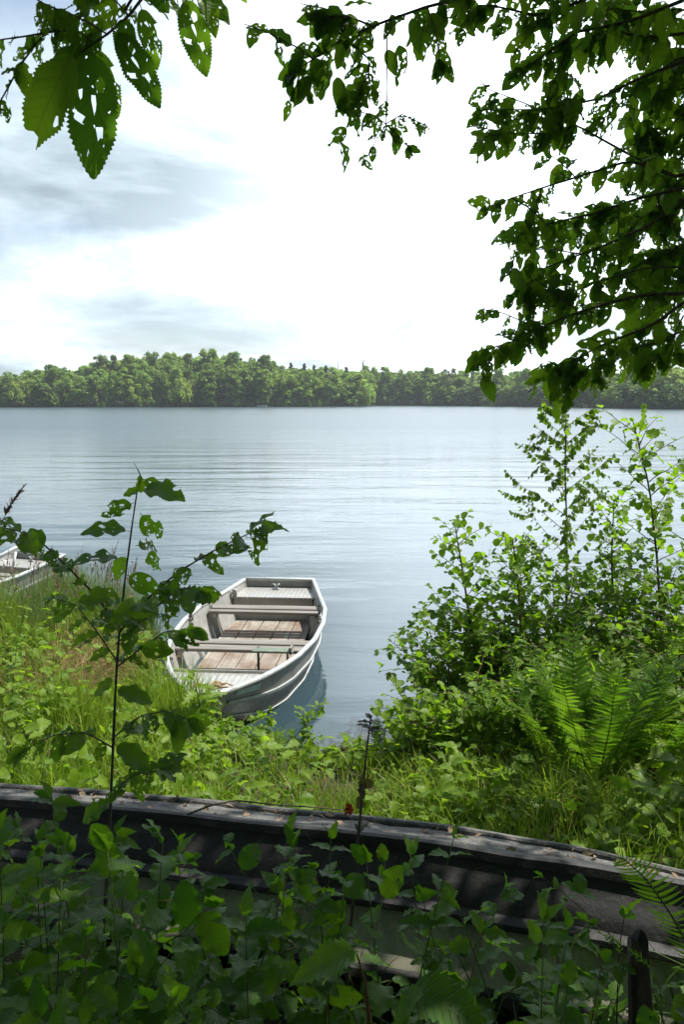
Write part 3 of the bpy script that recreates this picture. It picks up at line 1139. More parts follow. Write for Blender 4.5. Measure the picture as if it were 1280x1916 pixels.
T_THISTLE = [leaf_tpl('thistle', 81 + i, res=2, fold=.2, bend=.4, wave=.1) for i in range(3)]
T_PINNA = [leaf_tpl('pinna', 61 + i, res=2, fold=.12, bend=.18, wave=.0, petiole=0) for i in range(2)]
T_PINNA0 = [leaf_tpl('pinna', 65 + i, res=1, fold=.12, bend=.18, wave=.0, petiole=0) for i in range(2)]


def unit(v):
    v = np.asarray(v, float)
    return v / (np.linalg.norm(v, axis=-1, keepdims=True) + 1e-9)


class Leaves:
    """leaf queue: position, axis, facing, length, template list"""
    def __init__(s):
        s.q = []

    def put(s, pos, d, n, size, tset_, var=None, wscale=1.0):
        s.q.append((id(tset_), tset_, np.asarray(pos, float), np.asarray(d, float), np.asarray(n, float), size, rng.random() if var is None else var, wscale))

    def flush(s, mb):
        by = {}
        for it in s.q:
            j = int(rng.integers(len(it[1])))
            by.setdefault((it[0], j), (it[1][j], []))[1].append(it)
        for tpl, its in by.values():
            P = np.array([i[2] for i in its])
            d = unit(np.array([i[3] for i in its]))
            n = np.array([i[4] for i in its])
            n = n - d * (n * d).sum(1, keepdims=True)
            bad = np.linalg.norm(n, axis=1) < 1e-3
            n[bad] = np.cross(d[bad], [.3, .5, .8])
            n = unit(n)
            x = np.cross(d, n)
            sz = np.array([i[5] for i in its])[:, None]
            ws = np.array([i[7] for i in its])[:, None]
            Mx = np.stack([x * sz * ws, d * sz, n * sz], -1)
            mb.batch(tpl, Mx, P, np.array([i[6] for i in its]))
        s.q = []


def rv(s=1.0):
    return rng.normal(0, s, 3)


def curve_pts(p0, d0, length, n=8, droop=0.0, wob=.06):
    """polyline that starts along d0 and bends down by droop"""
    pts = [np.asarray(p0, float)]
    d = unit(d0)
    st = length / (n - 1)
    for i in range(n - 1):
        d = unit(d + np.array([0, 0, -droop / n]) + rv(wob))
        pts.append(pts[-1] + d * st)
    return np.array(pts)


def along(pts, t):
    """point and direction at fraction t"""
    n = len(pts) - 1
    f = min(max(t, 0), .9999) * n
    i = int(f)
    return pts[i] + (pts[i + 1] - pts[i]) * (f - i), unit(pts[i + 1] - pts[i])


UP = np.array([0, 0, 1.0])


def dress(lv, pts, n, size, tset_, mode='alt', t0=.15, droop=.25, spread=.9, face=UP, facej=.35, taper=.35, petiole=.0, tipleaf=True, var=None):
    """leaves along a twig"""
    ang = rng.uniform(0, 6.28)
    for i in range(n):
        t = t0 + (1 - t0) * (i + .5) / n
        p, d = along(pts, t)
        x = unit(np.cross(d, [.13, .21, 1.0] if abs(d[2]) < .9 else [1.0, .2, .1]))
        y = np.cross(d, x)
        sz = size * (1 - taper * t) * rng.uniform(.75, 1.15)
        if mode == 'alt':
            angs = [ang]
            ang += np.pi + rng.normal(0, .35)
        elif mode == 'spiral':
            angs = [ang]
            ang += 2.4 + rng.normal(0, .3)
        elif mode == 'opp':
            angs = [ang, ang + np.pi]
            ang += np.pi / 2 + rng.normal(0, .2)
        elif mode == 'tri':
            angs = [ang]
            ang += 2.4 + rng.normal(0, .4)
        for a in angs:
            o = np.cos(a) * x + np.sin(a) * y
            ld = unit(o * spread + d * .55 - UP * droop + rv(.12))
            nn = unit(np.asarray(face) + rv(facej) + o * .15)
            if mode == 'tri':
                pet = p + ld * sz * .55
                lv.put(pet, ld, nn, sz, tset_, var)
                s_ = unit(np.cross(nn, ld))
                lv.put(pet, unit(ld * .35 + s_), nn, sz * .85, tset_, var)
                lv.put(pet, unit(ld * .35 - s_), nn, sz * .85, tset_, var)
            else:
                lv.put(p + ld * petiole, ld, nn, sz, tset_, var)
    if tipleaf:
        p, d = along(pts, 1)
        for _ in range(2):
            lv.put(p, unit(d + rv(.4) - UP * droop * .5), unit(np.asarray(face) + rv(.4)), size * .45, tset_, var)


def plant(name, label, cat, base, pts_list, leaf, stem_r=.004, smat='stem_green', lmat='leaf_shade', group=None, part=('stem', 'foliage')):
    """a thing with a stem part and a foliage part. leaf(lv, wood): puts the leaves and extra twigs"""
    root = thing(name, label, cat, base, group)
    wood_, lv = MB(), Leaves()
    for pts in pts_list:
        wood_.tube(pts, np.linspace(stem_r, stem_r * .35, len(pts)), 5)
    leaf(lv, wood_)
    fm = MB()
    lv.flush(fm)
    wood_.build(part[0], M[smat], root)
    fm.build(part[1], M[lmat], root, smooth=True)
    return root


def twiggy(lv, wood_, stem, n, length, tset_, size, nleaf, t0=.25, t1=.97, rise=.5, droop=.15, r=.003, ldroop=.25, taper=.5, mode='alt', face=UP, side=None, wob=.08, facej=.4):
    """side branches with leaves on a stem polyline"""
    ang = rng.uniform(0, 6.28)
    for i in range(n):
        t = t0 + (t1 - t0) * (i + rng.uniform(.2, .8)) / n
        p, d = along(stem, t)
        ang += 2.4 + rng.normal(0, .4)
        o = np.array([np.cos(ang), np.sin(ang), 0])
        if side is not None:
            o = unit(o + np.asarray(side))
        L = length * (1 - taper * t) * rng.uniform(.7, 1.2)
        pts = curve_pts(p, o + UP * rise + d * .3, L, 7, droop, wob)
        wood_.tube(pts, np.linspace(r, r * .4, len(pts)), 4, cap=False)
        dress(lv, pts, max(3, int(nleaf * L / length)), size, tset_, mode, .15, ldroop, face=face, facej=facej)


# ------------------------------------------------------------------ grasses
def blades(mb, P, H, lean, width, curl=1.0, var=None, lev=4):
    """P (N,3) roots, H heights, lean (N,2) horizontal lean as a fraction of H"""
    N = len(P)
    az = rng.uniform(0, 2 * np.pi, N)
    wx_, wy_ = np.cos(az), np.sin(az)
    v = []
    for k in range(lev + 1):
        t = k / lev
        off = lean * (H * t ** (1.0 + curl))[:, None]
        z = H * (t - .35 * (np.linalg.norm(lean, axis=1)) * t ** (2 + curl))
        w = width * (1 - t ** 1.6) * .5
        c = np.stack([P[:, 0] + off[:, 0], P[:, 1] + off[:, 1], P[:, 2] + z], 1)
        if k == lev:
            v.append(c)
        else:
            o = np.stack([wx_ * w, wy_ * w, 0 * wx_], 1)
            v += [c - o, c + o]
    V = np.stack(v, 1)
    k = V.shape[1]
    t = []
    for j in range(lev - 1):
        a = 2 * j
        t += [(a, a + 1, a + 3), (a, a + 3, a + 2)]
    a = 2 * (lev - 1)
    t.append((a, a + 1, a + 2))
    t = np.array(t)
    tt = (t[None] + (np.arange(N) * k)[:, None, None]).reshape(-1, 3)
    yy = np.repeat(np.arange(lev + 1) / lev, 2)[:k]
    uv = np.stack([np.tile([-.1, .1], lev + 1)[:k], yy], 1)
    if var is None:
        var = np.clip(.5 + .38 * vnoise(P[:, 0] + .7 * P[:, 1], P[:, 1] - .4 * P[:, 0], 1.9) + rng.normal(0, .22, N), 0, 1)
    mb.add(V.reshape(-1, 3), tt, np.tile(uv, (N, 1)), np.repeat(var, k))


def on_ground(xy, sink=.01):
    xy = np.asarray(xy, float)
    return np.stack([xy[:, 0], xy[:, 1], gh(xy[:, 0], xy[:, 1]) - sink], 1)


def scatter(n, x0, x1, y0, y1, keep=None):
    p = np.stack([rng.uniform(x0, x1, n), rng.uniform(y0, y1, n)], 1)
    k = np.interp(p[:, 0], SHX, SHY) - p[:, 1] > .02
    p = p[k]
    if keep is not None:
        p = p[keep(p)]
    return p


def clumped(n, x0, x1, y0, y1, ncl, rad, keep=None):
    c = np.stack([rng.uniform(x0, x1, ncl), rng.uniform(y0, y1, ncl)], 1)
    p = c[rng.integers(ncl, size=n)] + rng.normal(0, rad, (n, 2))
    k = np.interp(p[:, 0], SHX, SHY) - p[:, 1] > .0
    p = p[k]
    if keep is not None:
        p = p[keep(p)]
    return p


def boat_y(x):                      # far edge of the overturned boat
    return np.interp(x, OBL[:, 0], OBL[:, 1]) + .62


mb = MB()
keep_far = lambda p: (p[:, 1] > boat_y(p[:, 0]) - .05)
# bank beyond the boat, left side tall near the water, short in the middle
p = np.concatenate([scatter(12000, -6.5, -1.0, 3.0, 10, keep_far), clumped(9000, -5.5, -1.3, 3.2, 9.5, 160, .13, keep_far)])
hh = rng.uniform(.18, .58, len(p)) * (.75 + .55 * vnoise(p[:, 0], p[:, 1], 1.5)).clip(.35, 1.4) * (1 + .25 * smooth((p[:, 1] - 6) / 3))
blades(mb, on_ground(p), hh, rng.normal(0, .33, (len(p), 2)) + [.05, -.05], .008, 1.0)
p = np.concatenate([scatter(3000, -1.4, 3.5, 2.8, 8, keep_far), clumped(6500, -1.2, 3.2, 3.0, 7.0, 100, .10, keep_far)])
p = np.concatenate([p, scatter(3800, -1.7, 1.6, 2.9, 4.4, keep_far)])
hh = rng.uniform(.10, .32, len(p))
blades(mb, on_ground(p), hh, rng.normal(0, .42, (len(p), 2)), .008, 1.0)
p = np.concatenate([clumped(4200, -5.2, -1.7, 5.0, 9.2, 60, .12), clumped(700, -1.7, -1.1, 4.9, 6.0, 9, .07)])
blades(mb, on_ground(p), rng.uniform(.32, .68, len(p)), rng.normal(0, .26, (len(p), 2)), .009, .9)
tag(mb.build('bank_grass', M['grass']), 'fresh green grass covering the bank between the boats', 'grass', kind='stuff')

mb = MB()
p = clumped(3600, -3.6, -1.75, 7.6, 9.6, 50, .10)
blades(mb, on_ground(p), rng.uniform(.35, .75, len(p)), rng.normal(0, .28, (len(p), 2)), .007, .8)
p = clumped(900, -4.6, -3.4, 7.9, 9.6, 20, .14)
blades(mb, on_ground(p), rng.uniform(.22, .42, len(p)), rng.normal(0, .25, (len(p), 2)), .007, .8)
tag(mb.build('rushes', M['grass_blue']), 'bluish rushes standing at the water edge left of the moored boat', 'rushes', kind='stuff')

mb = MB()
p = np.concatenate([clumped(2300, -2.75, -1.75, 5.8, 7.6, 16, .10), clumped(300, -3.6, -1.2, 4.6, 7.5, 30, .10)])
blades(mb, on_ground(p), rng.uniform(.22, .55, len(p)), rng.normal(0, .55, (len(p), 2)) + [.25, -.25], .0065, .7)
p = scatter(1500, -5, 3, 3.2, 8.5, keep_far)
blades(mb, on_ground(p), rng.uniform(.10, .38, len(p)), rng.normal(0, .7, (len(p), 2)), .005, .8)
tag(mb.build('dry_grass', M['straw']), 'straw coloured dead grass hanging over the bank beside the moored boat', 'dry grass', kind='stuff')

mb, mb2 = MB(), MB()
p = np.concatenate([clumped(75, -3.4, -1.8, 7.6, 9.2, 12, .2), clumped(30, -4.6, -3.2, 7.4, 9.0, 10, .2)])
for q in on_ground(p):
    h_ = rng.uniform(.5, .95)
    pts = curve_pts(q, [rng.normal(0, .15), rng.normal(0, .15), 1], h_, 6, rng.uniform(.0, .5), .03)
    mb2.tube(pts, .0022, 3, cap=False)
    lv = Leaves()
    for k in range(12):
        a, d = along(pts, .76 + .24 * k / 12)
        lv.put(a, unit(d + rv(.35)), rv(), rng.uniform(.03, .055) * (1.1 - k / 16), T_LANCE)
    lv.flush(mb)
V2 = mb
o = V2.build('seeding_grass', M['seed'])
tag(o, 'brown seed heads swaying above the grass at the water edge', 'seed heads', kind='stuff')
tag(mb2.build('grass_stalks', M['straw']), 'thin pale stalks of the seeding grass at the water edge', 'grass stalks', kind='stuff')

# ------------------------------------------------------------------ shrubs on the right bank
def gbase(px, py_any, Y):
    q = at(px, py_any, Y)
    q[2] = max(gh(q[0], q[1]), -.4) - .02
    return q


def stem_px(pts):
    """polyline through photo points (px, py, depth), resampled"""
    P = np.array([at(*p) for p in pts])
    k = np.linspace(0, 1, len(P))
    u = np.linspace(0, 1, len(P) * 3)
    return np.stack([np.interp(u, k, P[:, i]) for i in range(3)], 1)


def birch(name, label, pts, n, L, group):
    st = stem_px(pts)
    st = np.concatenate([[[st[0][0], st[0][1], gh(st[0][0], st[0][1]) - .05]], st])

    def lf(lv, w):
        ang = 0
        for i in range(n):
            t = .22 + .76 * i / n
            p, d = along(st, t)
            ang += 2.4 + rng.normal(0, .3)
            o = np.array([np.cos(ang), .8 * np.sin(ang), .95])
            ln = L * (1.05 - .75 * t) * rng.uniform(.75, 1.15)
            b = curve_pts(p, o, ln, 7, .25, .06)
            w.tube(b, np.linspace(.0035, .001, 7), 4, cap=False)
            dress(lv, b, int(12 * ln / L) + 4, .062, T_BIRCH, 'spiral', .1, .95, .6, face=rv(.6) + [0, -.6, .3], facej=.6, taper=.2)
            for k in range(3):
                q, dd = along(b, rng.uniform(.3, .9))
                c = curve_pts(q, dd + rv(.5) - UP * .1, ln * .35, 5, .4, .06)
                w.tube(c, [.0016, .0014, .0012, .001, .0008], 3, cap=False)
                dress(lv, c, 6, .058, T_BIRCH, 'spiral', .1, .95, .6, face=rv(.6) + [0, -.6, .3], facej=.6, taper=.2)
        dress(lv, st[-6:], 7, .045, T_BIRCH, 'spiral', .1, .8, .6, face=[0, -.6, .3], facej=.6)
    return plant(name, label, 'young tree', st[0], [st], lf, .013, 'bark_twig', 'leaf_birch', group, ('trunk', 'foliage'))


birch('birch_sapling', 'slender young birch with small drooping leaves rising highest among the waterside bushes',
      [(1068, 1300, 6.4), (1060, 1150, 6.4), (1062, 1000, 6.42), (1058, 880, 6.4), (1060, 772, 6.4)], 34, .85, None)


def alder(name, label, pts, n, L, size, nleaf, lmat='leaf_alder', rise=.55, side=None, t0=.2, r=.014, mode='alt', tpl=None):
    st = stem_px(pts)
    st = np.concatenate([[[st[0][0], st[0][1], gh(st[0][0], st[0][1]) - .05]], st])
    tp = tpl or T_ALDER2

    def lf(lv, w):
        twiggy(lv, w, st, n, L, tp, size, nleaf, t0, .98, rise, .2, .004, .12, .55, mode, side=side, facej=.45)
        twiggy(lv, w, st, n // 2, L * .5, tp, size, nleaf // 2 + 1, t0, .98, rise + .2, .2, .003, .12, .4, mode, side=side, facej=.45)
        dress(lv, st[-7:], 8, size * .9, tp, 'spiral', .1, .1, .9)
    return plant(name, label, 'young tree', st[0], [st], lf, r, 'bark_twig', lmat, None, ('trunk', 'foliage'))


alder('alder_sapling', 'tall thin young alder with rounded leaves at the right, bare brown stem showing below',
      [(1245, 1330, 5.7), (1240, 1190, 5.7), (1230, 1040, 5.7), (1216, 910, 5.72), (1186, 790, 5.7)], 24, .66, .105, 10, t0=.34)
alder('alder_sapling', 'young alder leaning over the water, nearest to the moored boat, tips glowing light green',
      [(905, 1300, 5.9), (882, 1180, 5.9), (868, 1080, 5.92), (852, 985, 5.9)], 18, .58, .10, 10, t0=.3, rise=.45)
alder('alder_sapling', 'small half hidden alder between the birch and the leaning alder',
      [(985, 1300, 5.9), (975, 1160, 5.9), (968, 1070, 5.9), (960, 1010, 5.9)], 15, .5, .09, 10, t0=.3, rise=.5)
alder('alder_sapling', 'leafy alder shoot filling the gap between the birch and the tall thin alder',
      [(1150, 1300, 6.1), (1150, 1160, 6.1), (1145, 1040, 6.1), (1150, 940, 6.1)], 16, .5, .095, 10, t0=.3, rise=.5)
alder('alder_sapling', 'light green alder at the right end of the waterside bushes, behind the bare brown stem',
      [(1330, 1330, 6.0), (1325, 1150, 6.0), (1318, 1010, 6.0), (1310, 880, 6.0)], 20, .62, .10, 10, t0=.2)


def bush(name, label, px, py, Y, rad, hgt, n, size, tpl, lmat, mode='tri', group=None, cat='bush', nst=9, ldroop=.2, smat='stem_red', facev=UP):
    """several arching stems, leafy on the outer half"""
    b = gbase(px, py, Y)
    root = thing(name, label, cat, b, group)
    w, lv = MB(), Leaves()
    for k in range(nst):
        a = 2 * np.pi * k / nst + rng.normal(0, .3)
        e = rng.uniform(.25, 1.0)
        o = np.array([np.cos(a) * rad * e, np.sin(a) * rad * e, hgt * rng.uniform(.85, 1.15)])
        st = curve_pts(b + rv(.05) * [1, 1, 0], o, np.linalg.norm(o) * 1.1, 9, .7 * e, .06)
        w.tube(st, np.linspace(.008, .002, 9), 4, cap=False)
        twiggy(lv, w, st, n, rad * .75, tpl, size, 6, .3, 1.0, .35, .45, .0025, ldroop, .3, mode, face=facev)
        dress(lv, st, 8, size, tpl, mode, .3, ldroop, face=facev)
    fm = MB()
    lv.flush(fm)
    w.build('stems', M[smat], root)
    fm.build('foliage', M[lmat], root)
    return root


GB = 'bramble bushes massed on the right bank'
for (px, Y, rad, h_, lab) in (
        (860, 6.0, .42, .62, 'bramble bush hanging over the water below the leaning alder'),
        (905, 5.75, .52, .80, 'dark bramble bush around the foot of the leaning alder'),
        (1000, 5.9, .55, 1.0, 'dense bramble bush in front of the birch stem'),
        (1090, 5.6, .55, 1.0, 'broad bramble bush just above the tallest fern'),
        (1190, 5.9, .55, 1.05, 'bramble bush between the birch and the bare brown alder stem'),
        (1290, 5.5, .55, .95, 'bramble bush at the right beside the bare brown alder stem'),
        (1000, 5.2, .45, .60, 'low shadowy bramble bush behind the light green shrub and left of the ferns'),
        (1060, 5.0, .45, .60, 'low dark bramble bush right behind the fern clump'),
        (1210, 4.9, .5, .62, 'shaded bramble bush at the right, behind the ferns')):
    bush('bramble_bush', lab, px, 1250, Y, rad, h_, 8, .082, T_BRAM, 'leaf_bramble', 'tri', GB, nst=10)

bush('alder_shrub', 'low bright yellow green shrub on the water edge right of the moored boat', 822, 1350, 4.95, .38, .46, 8, .085, T_ALDER2, 'leaf_lush', 'alt', None, nst=12, smat='bark_twig')
bush('alder_shrub', 'small light green shrub beside the old stump at the water edge', 798, 1380, 5.4, .22, .32, 6, .072, T_ALDER2, 'leaf_lush', 'alt', None, nst=6, smat='bark_twig')

# old stump at the water edge
b = gbase(790, 1420, 5.15)
root = thing('tree_stump', 'rotten brown tree stump half hidden under the light green shrub', 'stump', b)
mb = MB()
a = np.linspace(0, 2 * np.pi, 22, endpoint=False)
P = []
for k, z in enumerate(np.linspace(-.05, .30, 8)):
    rr = (.13 - .06 * smooth(z / .3)) * (1 + .12 * np.sin(5 * a + 1) + .06 * np.sin(9 * a))
    P.append(np.stack([b[0] + rr * np.cos(a), b[1] + rr * np.sin(a), np.full(22, b[2] + z) + (.05 * np.sin(3 * a + 2) if k == 7 else 0)], 1))
P.append(np.repeat([b + [0, 0, .22]], 22, 0))
mb.grid(P, closed=True)
M['rotten'] = bark_mat('rotten_wood', (.014, .011, .008), (.060, .040, .025), 25)
mb.build('stump_wood', M['rotten'], root)
b = gbase(640, 1440, 5.45)
mb = MB()
mb.tube([b + [-.20, 0, .03], b + [0, .02, .06], b + [.24, .05, .05], b + [.42, .04, .04]], [.05, .06, .055, .04], 9)
tag(mb.build('shore_log', M['rotten']), 'short brown log lying along the water edge left of the stump', 'log')


# ferns
def fern(label, base, fronds, Lr, tpl=T_PINNA, group=None, name='fern'):
    """fronds: list of (azimuth deg, rise, length, droop)"""
    root = thing(name, label, 'fern', base, group)
    for (az, rise, L, dr) in fronds:
        o = np.array([math.sin(R(az)), math.cos(R(az)), rise])
        st = curve_pts(np.asarray(base) + [0.05 * o[0] + rng.normal(0, .03), .05 * o[1] + rng.normal(0, .03), 0], o, L, 16, dr, .04)
        w, lv = MB(), Leaves()
        w.tube(st, np.linspace(.0045, .001, 16), 5, cap=False)
        n = 30
        wd = L * Lr
        fv = rng.uniform(.0, 1.0)
        for i in range(n):
            t = .14 + .85 * i / n
            p, d = along(st, t)
            side = unit(np.cross(d, UP))
            nn = unit(np.cross(side, d))
            l = wd * (math.sin(math.pi * min(1, (t + .02)) ** .85) ** .75 if t < .99 else .1) * rng.uniform(.78, 1.12)
            for sg in (-1, 1):
                lv.put(p, unit(side * sg + d * (.25 + .4 * t) + nn * rng.uniform(-.15, .2) + rv(.07)), nn + rv(.22), max(l, .008), tpl, np.clip(fv + rng.normal(0, .15), 0, 1), rng.uniform(.85, 1.2))
        fm = MB()
        lv.flush(fm)
        fo = fm.build('frond', M['leaf_fern'], root)
        wo_ = w.build('rachis', M['stem_green'], None)
        wo_.data.transform(Matrix.Translation(-Vector([float(v) for v in base])))
        wo_.parent = fo
    return root


def ring_fronds(n, rise, L, dr, j=12, az0=0, lo=.8):
    return [(az0 + 360 * i / n + rng.normal(0, j), rise * rng.uniform(.8, 1.25), L * rng.uniform(lo, 1.1), dr * rng.uniform(.8, 1.2)) for i in range(n)]


GF = 'ferns growing on the right bank'
fern('largest bright green fern in the middle of the right bank clump', gbase(1105, 1480, 4.15), ring_fronds(20, 3.4, 1.05, .7, 14, 0, .65), .14, group=GF)
fern('fern with arching fronds at the right, in front of the bramble', gbase(1235, 1440, 4.5), ring_fronds(9, 2.0, .85, .9), .15, group=GF)
fern('fern just left of the largest one, with upright fronds', gbase(1045, 1460, 4.5), ring_fronds(12, 2.6, .8, .9, 16, 10, .6), .14, group=GF)
fern('low fern spreading to the left below the dark bramble hollow', gbase(1010, 1440, 4.55), ring_fronds(8, 1.4, .62, .8), .16, group=GF)
fern('fern tucked between the largest fern and the right hand fern', gbase(1165, 1460, 4.55), ring_fronds(9, 2.4, .85, .8), .15, group=GF)
fern('small yellow green fern at the water edge between log and stump', gbase(722, 1430, 5.3), ring_fronds(7, 1.3, .30, .9), .22, group=GF)
fern('fern hidden low in the grass left of the moored boat bow', gbase(275, 1300, 5.7), ring_fronds(7, 1.0, .36, .9), .2, group=GF)

# grass tussocks in front of the ferns
for (px, py, Y, n, h_, lab) in ((1030, 1530, 3.75, 130, .40, 'tall arching grass tussock in front of the low fern'),
                                (1110, 1540, 3.7, 90, .34, 'arching grass tussock below the largest fern'),
                                (1210, 1560, 3.5, 80, .30, 'grass tussock at the right close to the overturned boat'),
                                (905, 1520, 3.9, 90, .26, 'low grass tussock half shaded behind the overturned boat'),
                                (790, 1500, 4.1, 120, .26, 'sunlit grass tussock below the stump')):
    b = gbase(px, py, Y)
    mb = MB()
    q = b[None, :2] + rng.normal(0, .06, (n, 2))
    blades(mb, on_ground(q), rng.uniform(.55, 1.1, n) * h_ * 1.05, rng.normal(0, .62, (n, 2)), .011, .9, lev=5)
    o = mb.build('grass_tussock', M['grass'])
    tag(o, lab, 'grass tussock', 'arching grass tussocks behind the overturned boat')


# ------------------------------------------------------------------ leafy plants of the sunny bank
def herb(name, label, px, Y, top_py, size, tpl, mode, nleaf, lmat='leaf_lush', cat='plant', group=None, lean=(0, 0), smat='stem_green', ldroop=.2, nst=1, spread=1.0, r=.004, t0=.12, base_py=1500, facej=.4, branch=0):
    b = gbase(px, base_py, Y)
    h_ = max(.08, at(px, top_py, Y)[2] - b[2])
    sts = []
    for k in range(nst):
        o = np.array([lean[0] + rng.normal(0, .10 + .12 * (nst > 1)), lean[1] + rng.normal(0, .10 + .12 * (nst > 1)), 1.0])
        sts.append(curve_pts(b + rv(.02) * [1, 1, 0] * (nst > 1), o, h_ * (1 if k == 0 else rng.uniform(.6, .95)) * np.linalg.norm(unit(o) / unit(o)[2]), 9, .12, .03))

    def lf(lv, w):
        for st in sts:
            dress(lv, st, nleaf, size, tpl, mode, t0, ldroop, spread, facej=facej)
            if branch:
                twiggy(lv, w, st, branch, h_ * .4, tpl, size * .85, 5, .3, .9, .6, .2, r * .6, ldroop, .4, mode)
    return plant(name, label, cat, b, sts, lf, r, smat, lmat, group)


herb('sow_thistle', 'pale green sow thistle with jagged leaves in front of the moored boat bow', 372, 5.35, 1268, .25, T_THISTLE, 'spiral', 13, nst=2, r=.007, facej=.3, ldroop=.35)
GS = 'bramble shoots along the water edge'
for (px, Y, top, ln, lab) in (
        (345, 5.5, 1300, .0, 'bramble shoot growing up against the bow of the moored boat'),
        (430, 5.3, 1335, .2, 'bramble shoot in front of the pale stripe of the moored boat'),
        (480, 5.25, 1320, .25, 'bramble shoot standing before the dark reflection of the boat'),
        (520, 5.2, 1300, .5, 'longest bramble shoot, leaning right over the dark reflection of the boat'),
        (560, 5.2, 1360, .3, 'bramble shoot at the right end of the dark boat reflection'),
        (615, 5.1, 1395, .2, 'low bramble shoot at the open water right of the boat reflection'),
        (660, 5.1, 1405, -.1, 'bramble shoot above the shore log'),
        (400, 5.0, 1370, .0, 'bramble shoot below the bow, nearest to the sow thistle'),
        (455, 4.9, 1390, .1, 'low bramble shoot in the grass under the boat bow')):
    herb('bramble_shoot', lab, px, Y, top + 8, .075, T_BRAM2, 'tri', 9, group=GS, lean=(ln, 0), r=.0035, smat='stem_red', branch=3)

# ground cover: low leaves everywhere between the grasses (nobody could count them)
mb, lv = MB(), Leaves()
for (n, x0, x1, y0, y1, ncl, rad, tp, sz, hmax) in (
        (1000, -4.5, -1.2, 3.2, 7.0, 70, .16, T_BRAM2, .085, .42), (900, -5.5, -1.7, 4.6, 8.2, 50, .18, T_BRAM2, .09, .50),
        (1000, -1.6, 2.6, 3.0, 5.2, 60, .14, T_BRAM2, .075, .20), (500, .6, 2.8, 3.2, 5.4, 30, .14, T_BRAM2, .075, .20), (350, -1.4, 2.4, 3.0, 5.0, 22, .10, T_NETTLE, .11, .30), (900, .2, 3.2, 2.9, 4.6, 40, .16, T_ALDER, .055, .18),
        (600, -1.5, .6, 4.5, 5.5, 34, .10, T_BRAM2, .065, .16)):
    p = clumped(n, x0, x1, y0, y1, ncl, rad, keep_far)
    q = on_ground(p, 0)
    q[:, 2] += hmax * rng.random(len(q)) ** 1.1
    for w in q:
        lv.put(w, unit(rv() * [1, 1, .3]), unit(UP + rv(.4)), sz * rng.uniform(.6, 1.3), tp)
lv.flush(mb)
tag(mb.build('ground_cover', M['leaf_lush']), 'low bright leafy herbs mixed through the bank grass', 'herbs', kind='stuff')

# taller leafy plants on the left bank
GL = 'leafy herbs on the left bank'
for (px, Y, top, sz, lab) in (
        (30, 6.6, 1140, .10, 'broad leaved herb at the left, just below the second boat'),
        (85, 6.4, 1165, .09, 'broad leaved herb right of the second boat, in front of the rushes'),
        (30, 5.6, 1200, .10, 'lush herb at the left under the broad leaved pair'),
        (120, 5.4, 1240, .085, 'herb in the grass left of the dry straw patch'),
        (60, 4.9, 1290, .09, 'sunlit herb in the grass above the left end of the overturned boat'),
        (150, 4.6, 1340, .08, 'small herb left of the sapling stem in bright grass'),
        (260, 4.7, 1345, .08, 'small herb right of the sapling stem in bright grass'),
        (310, 4.5, 1390, .08, 'small herb below the fern near the boat bow'),
        (250, 4.2, 1420, .07, 'low herb close behind the overturned boat, right of the sapling stem'),
        (90, 4.2, 1420, .07, 'low herb close behind the overturned boat at the left')):
    herb('leafy_herb', lab, px, Y, top, sz, T_BRAM2, 'opp', 7, group=GL, nst=3)
herb('willow_shoot', 'yellow green narrow leaved shoot in front of the second boat', 8, 7.6, 1060, .10, T_LANCE, 'spiral', 16, nst=3, cat='shoot')

# a single reed with a feathery head at the left
b = gbase(-60, 1200, 4.6)
root = thing('reed', 'single reed with a grey feathery head leaning in from the left', 'reed', b)
st = stem_px([(-75, 1200, 4.6), (-40, 1060, 4.6), (-5, 990, 4.6), (22, 940, 4.6), (46, 908, 4.6)])
w, lv, fm = MB(), Leaves(), MB()
w.tube(np.concatenate([[b], st]), np.linspace(.004, .001, len(st) + 1), 5)
for k in range(44):
    q, d = along(st, .62 + .38 * k / 44)
    lv.put(q, unit(d + rv(.22)), rv(), .055 * (1.15 - k / 60), T_LANCE)
lv.flush(fm)
w.build('stem', M['straw'], root)
M['reed_head'] = leaf_mat('reed_head', (.10, .085, .085), (.20, .17, .16), (.1, .08, .08), (.16, .13, .12), .2, .7, veins=False)
fm.build('seed_head', M['reed_head'], root)

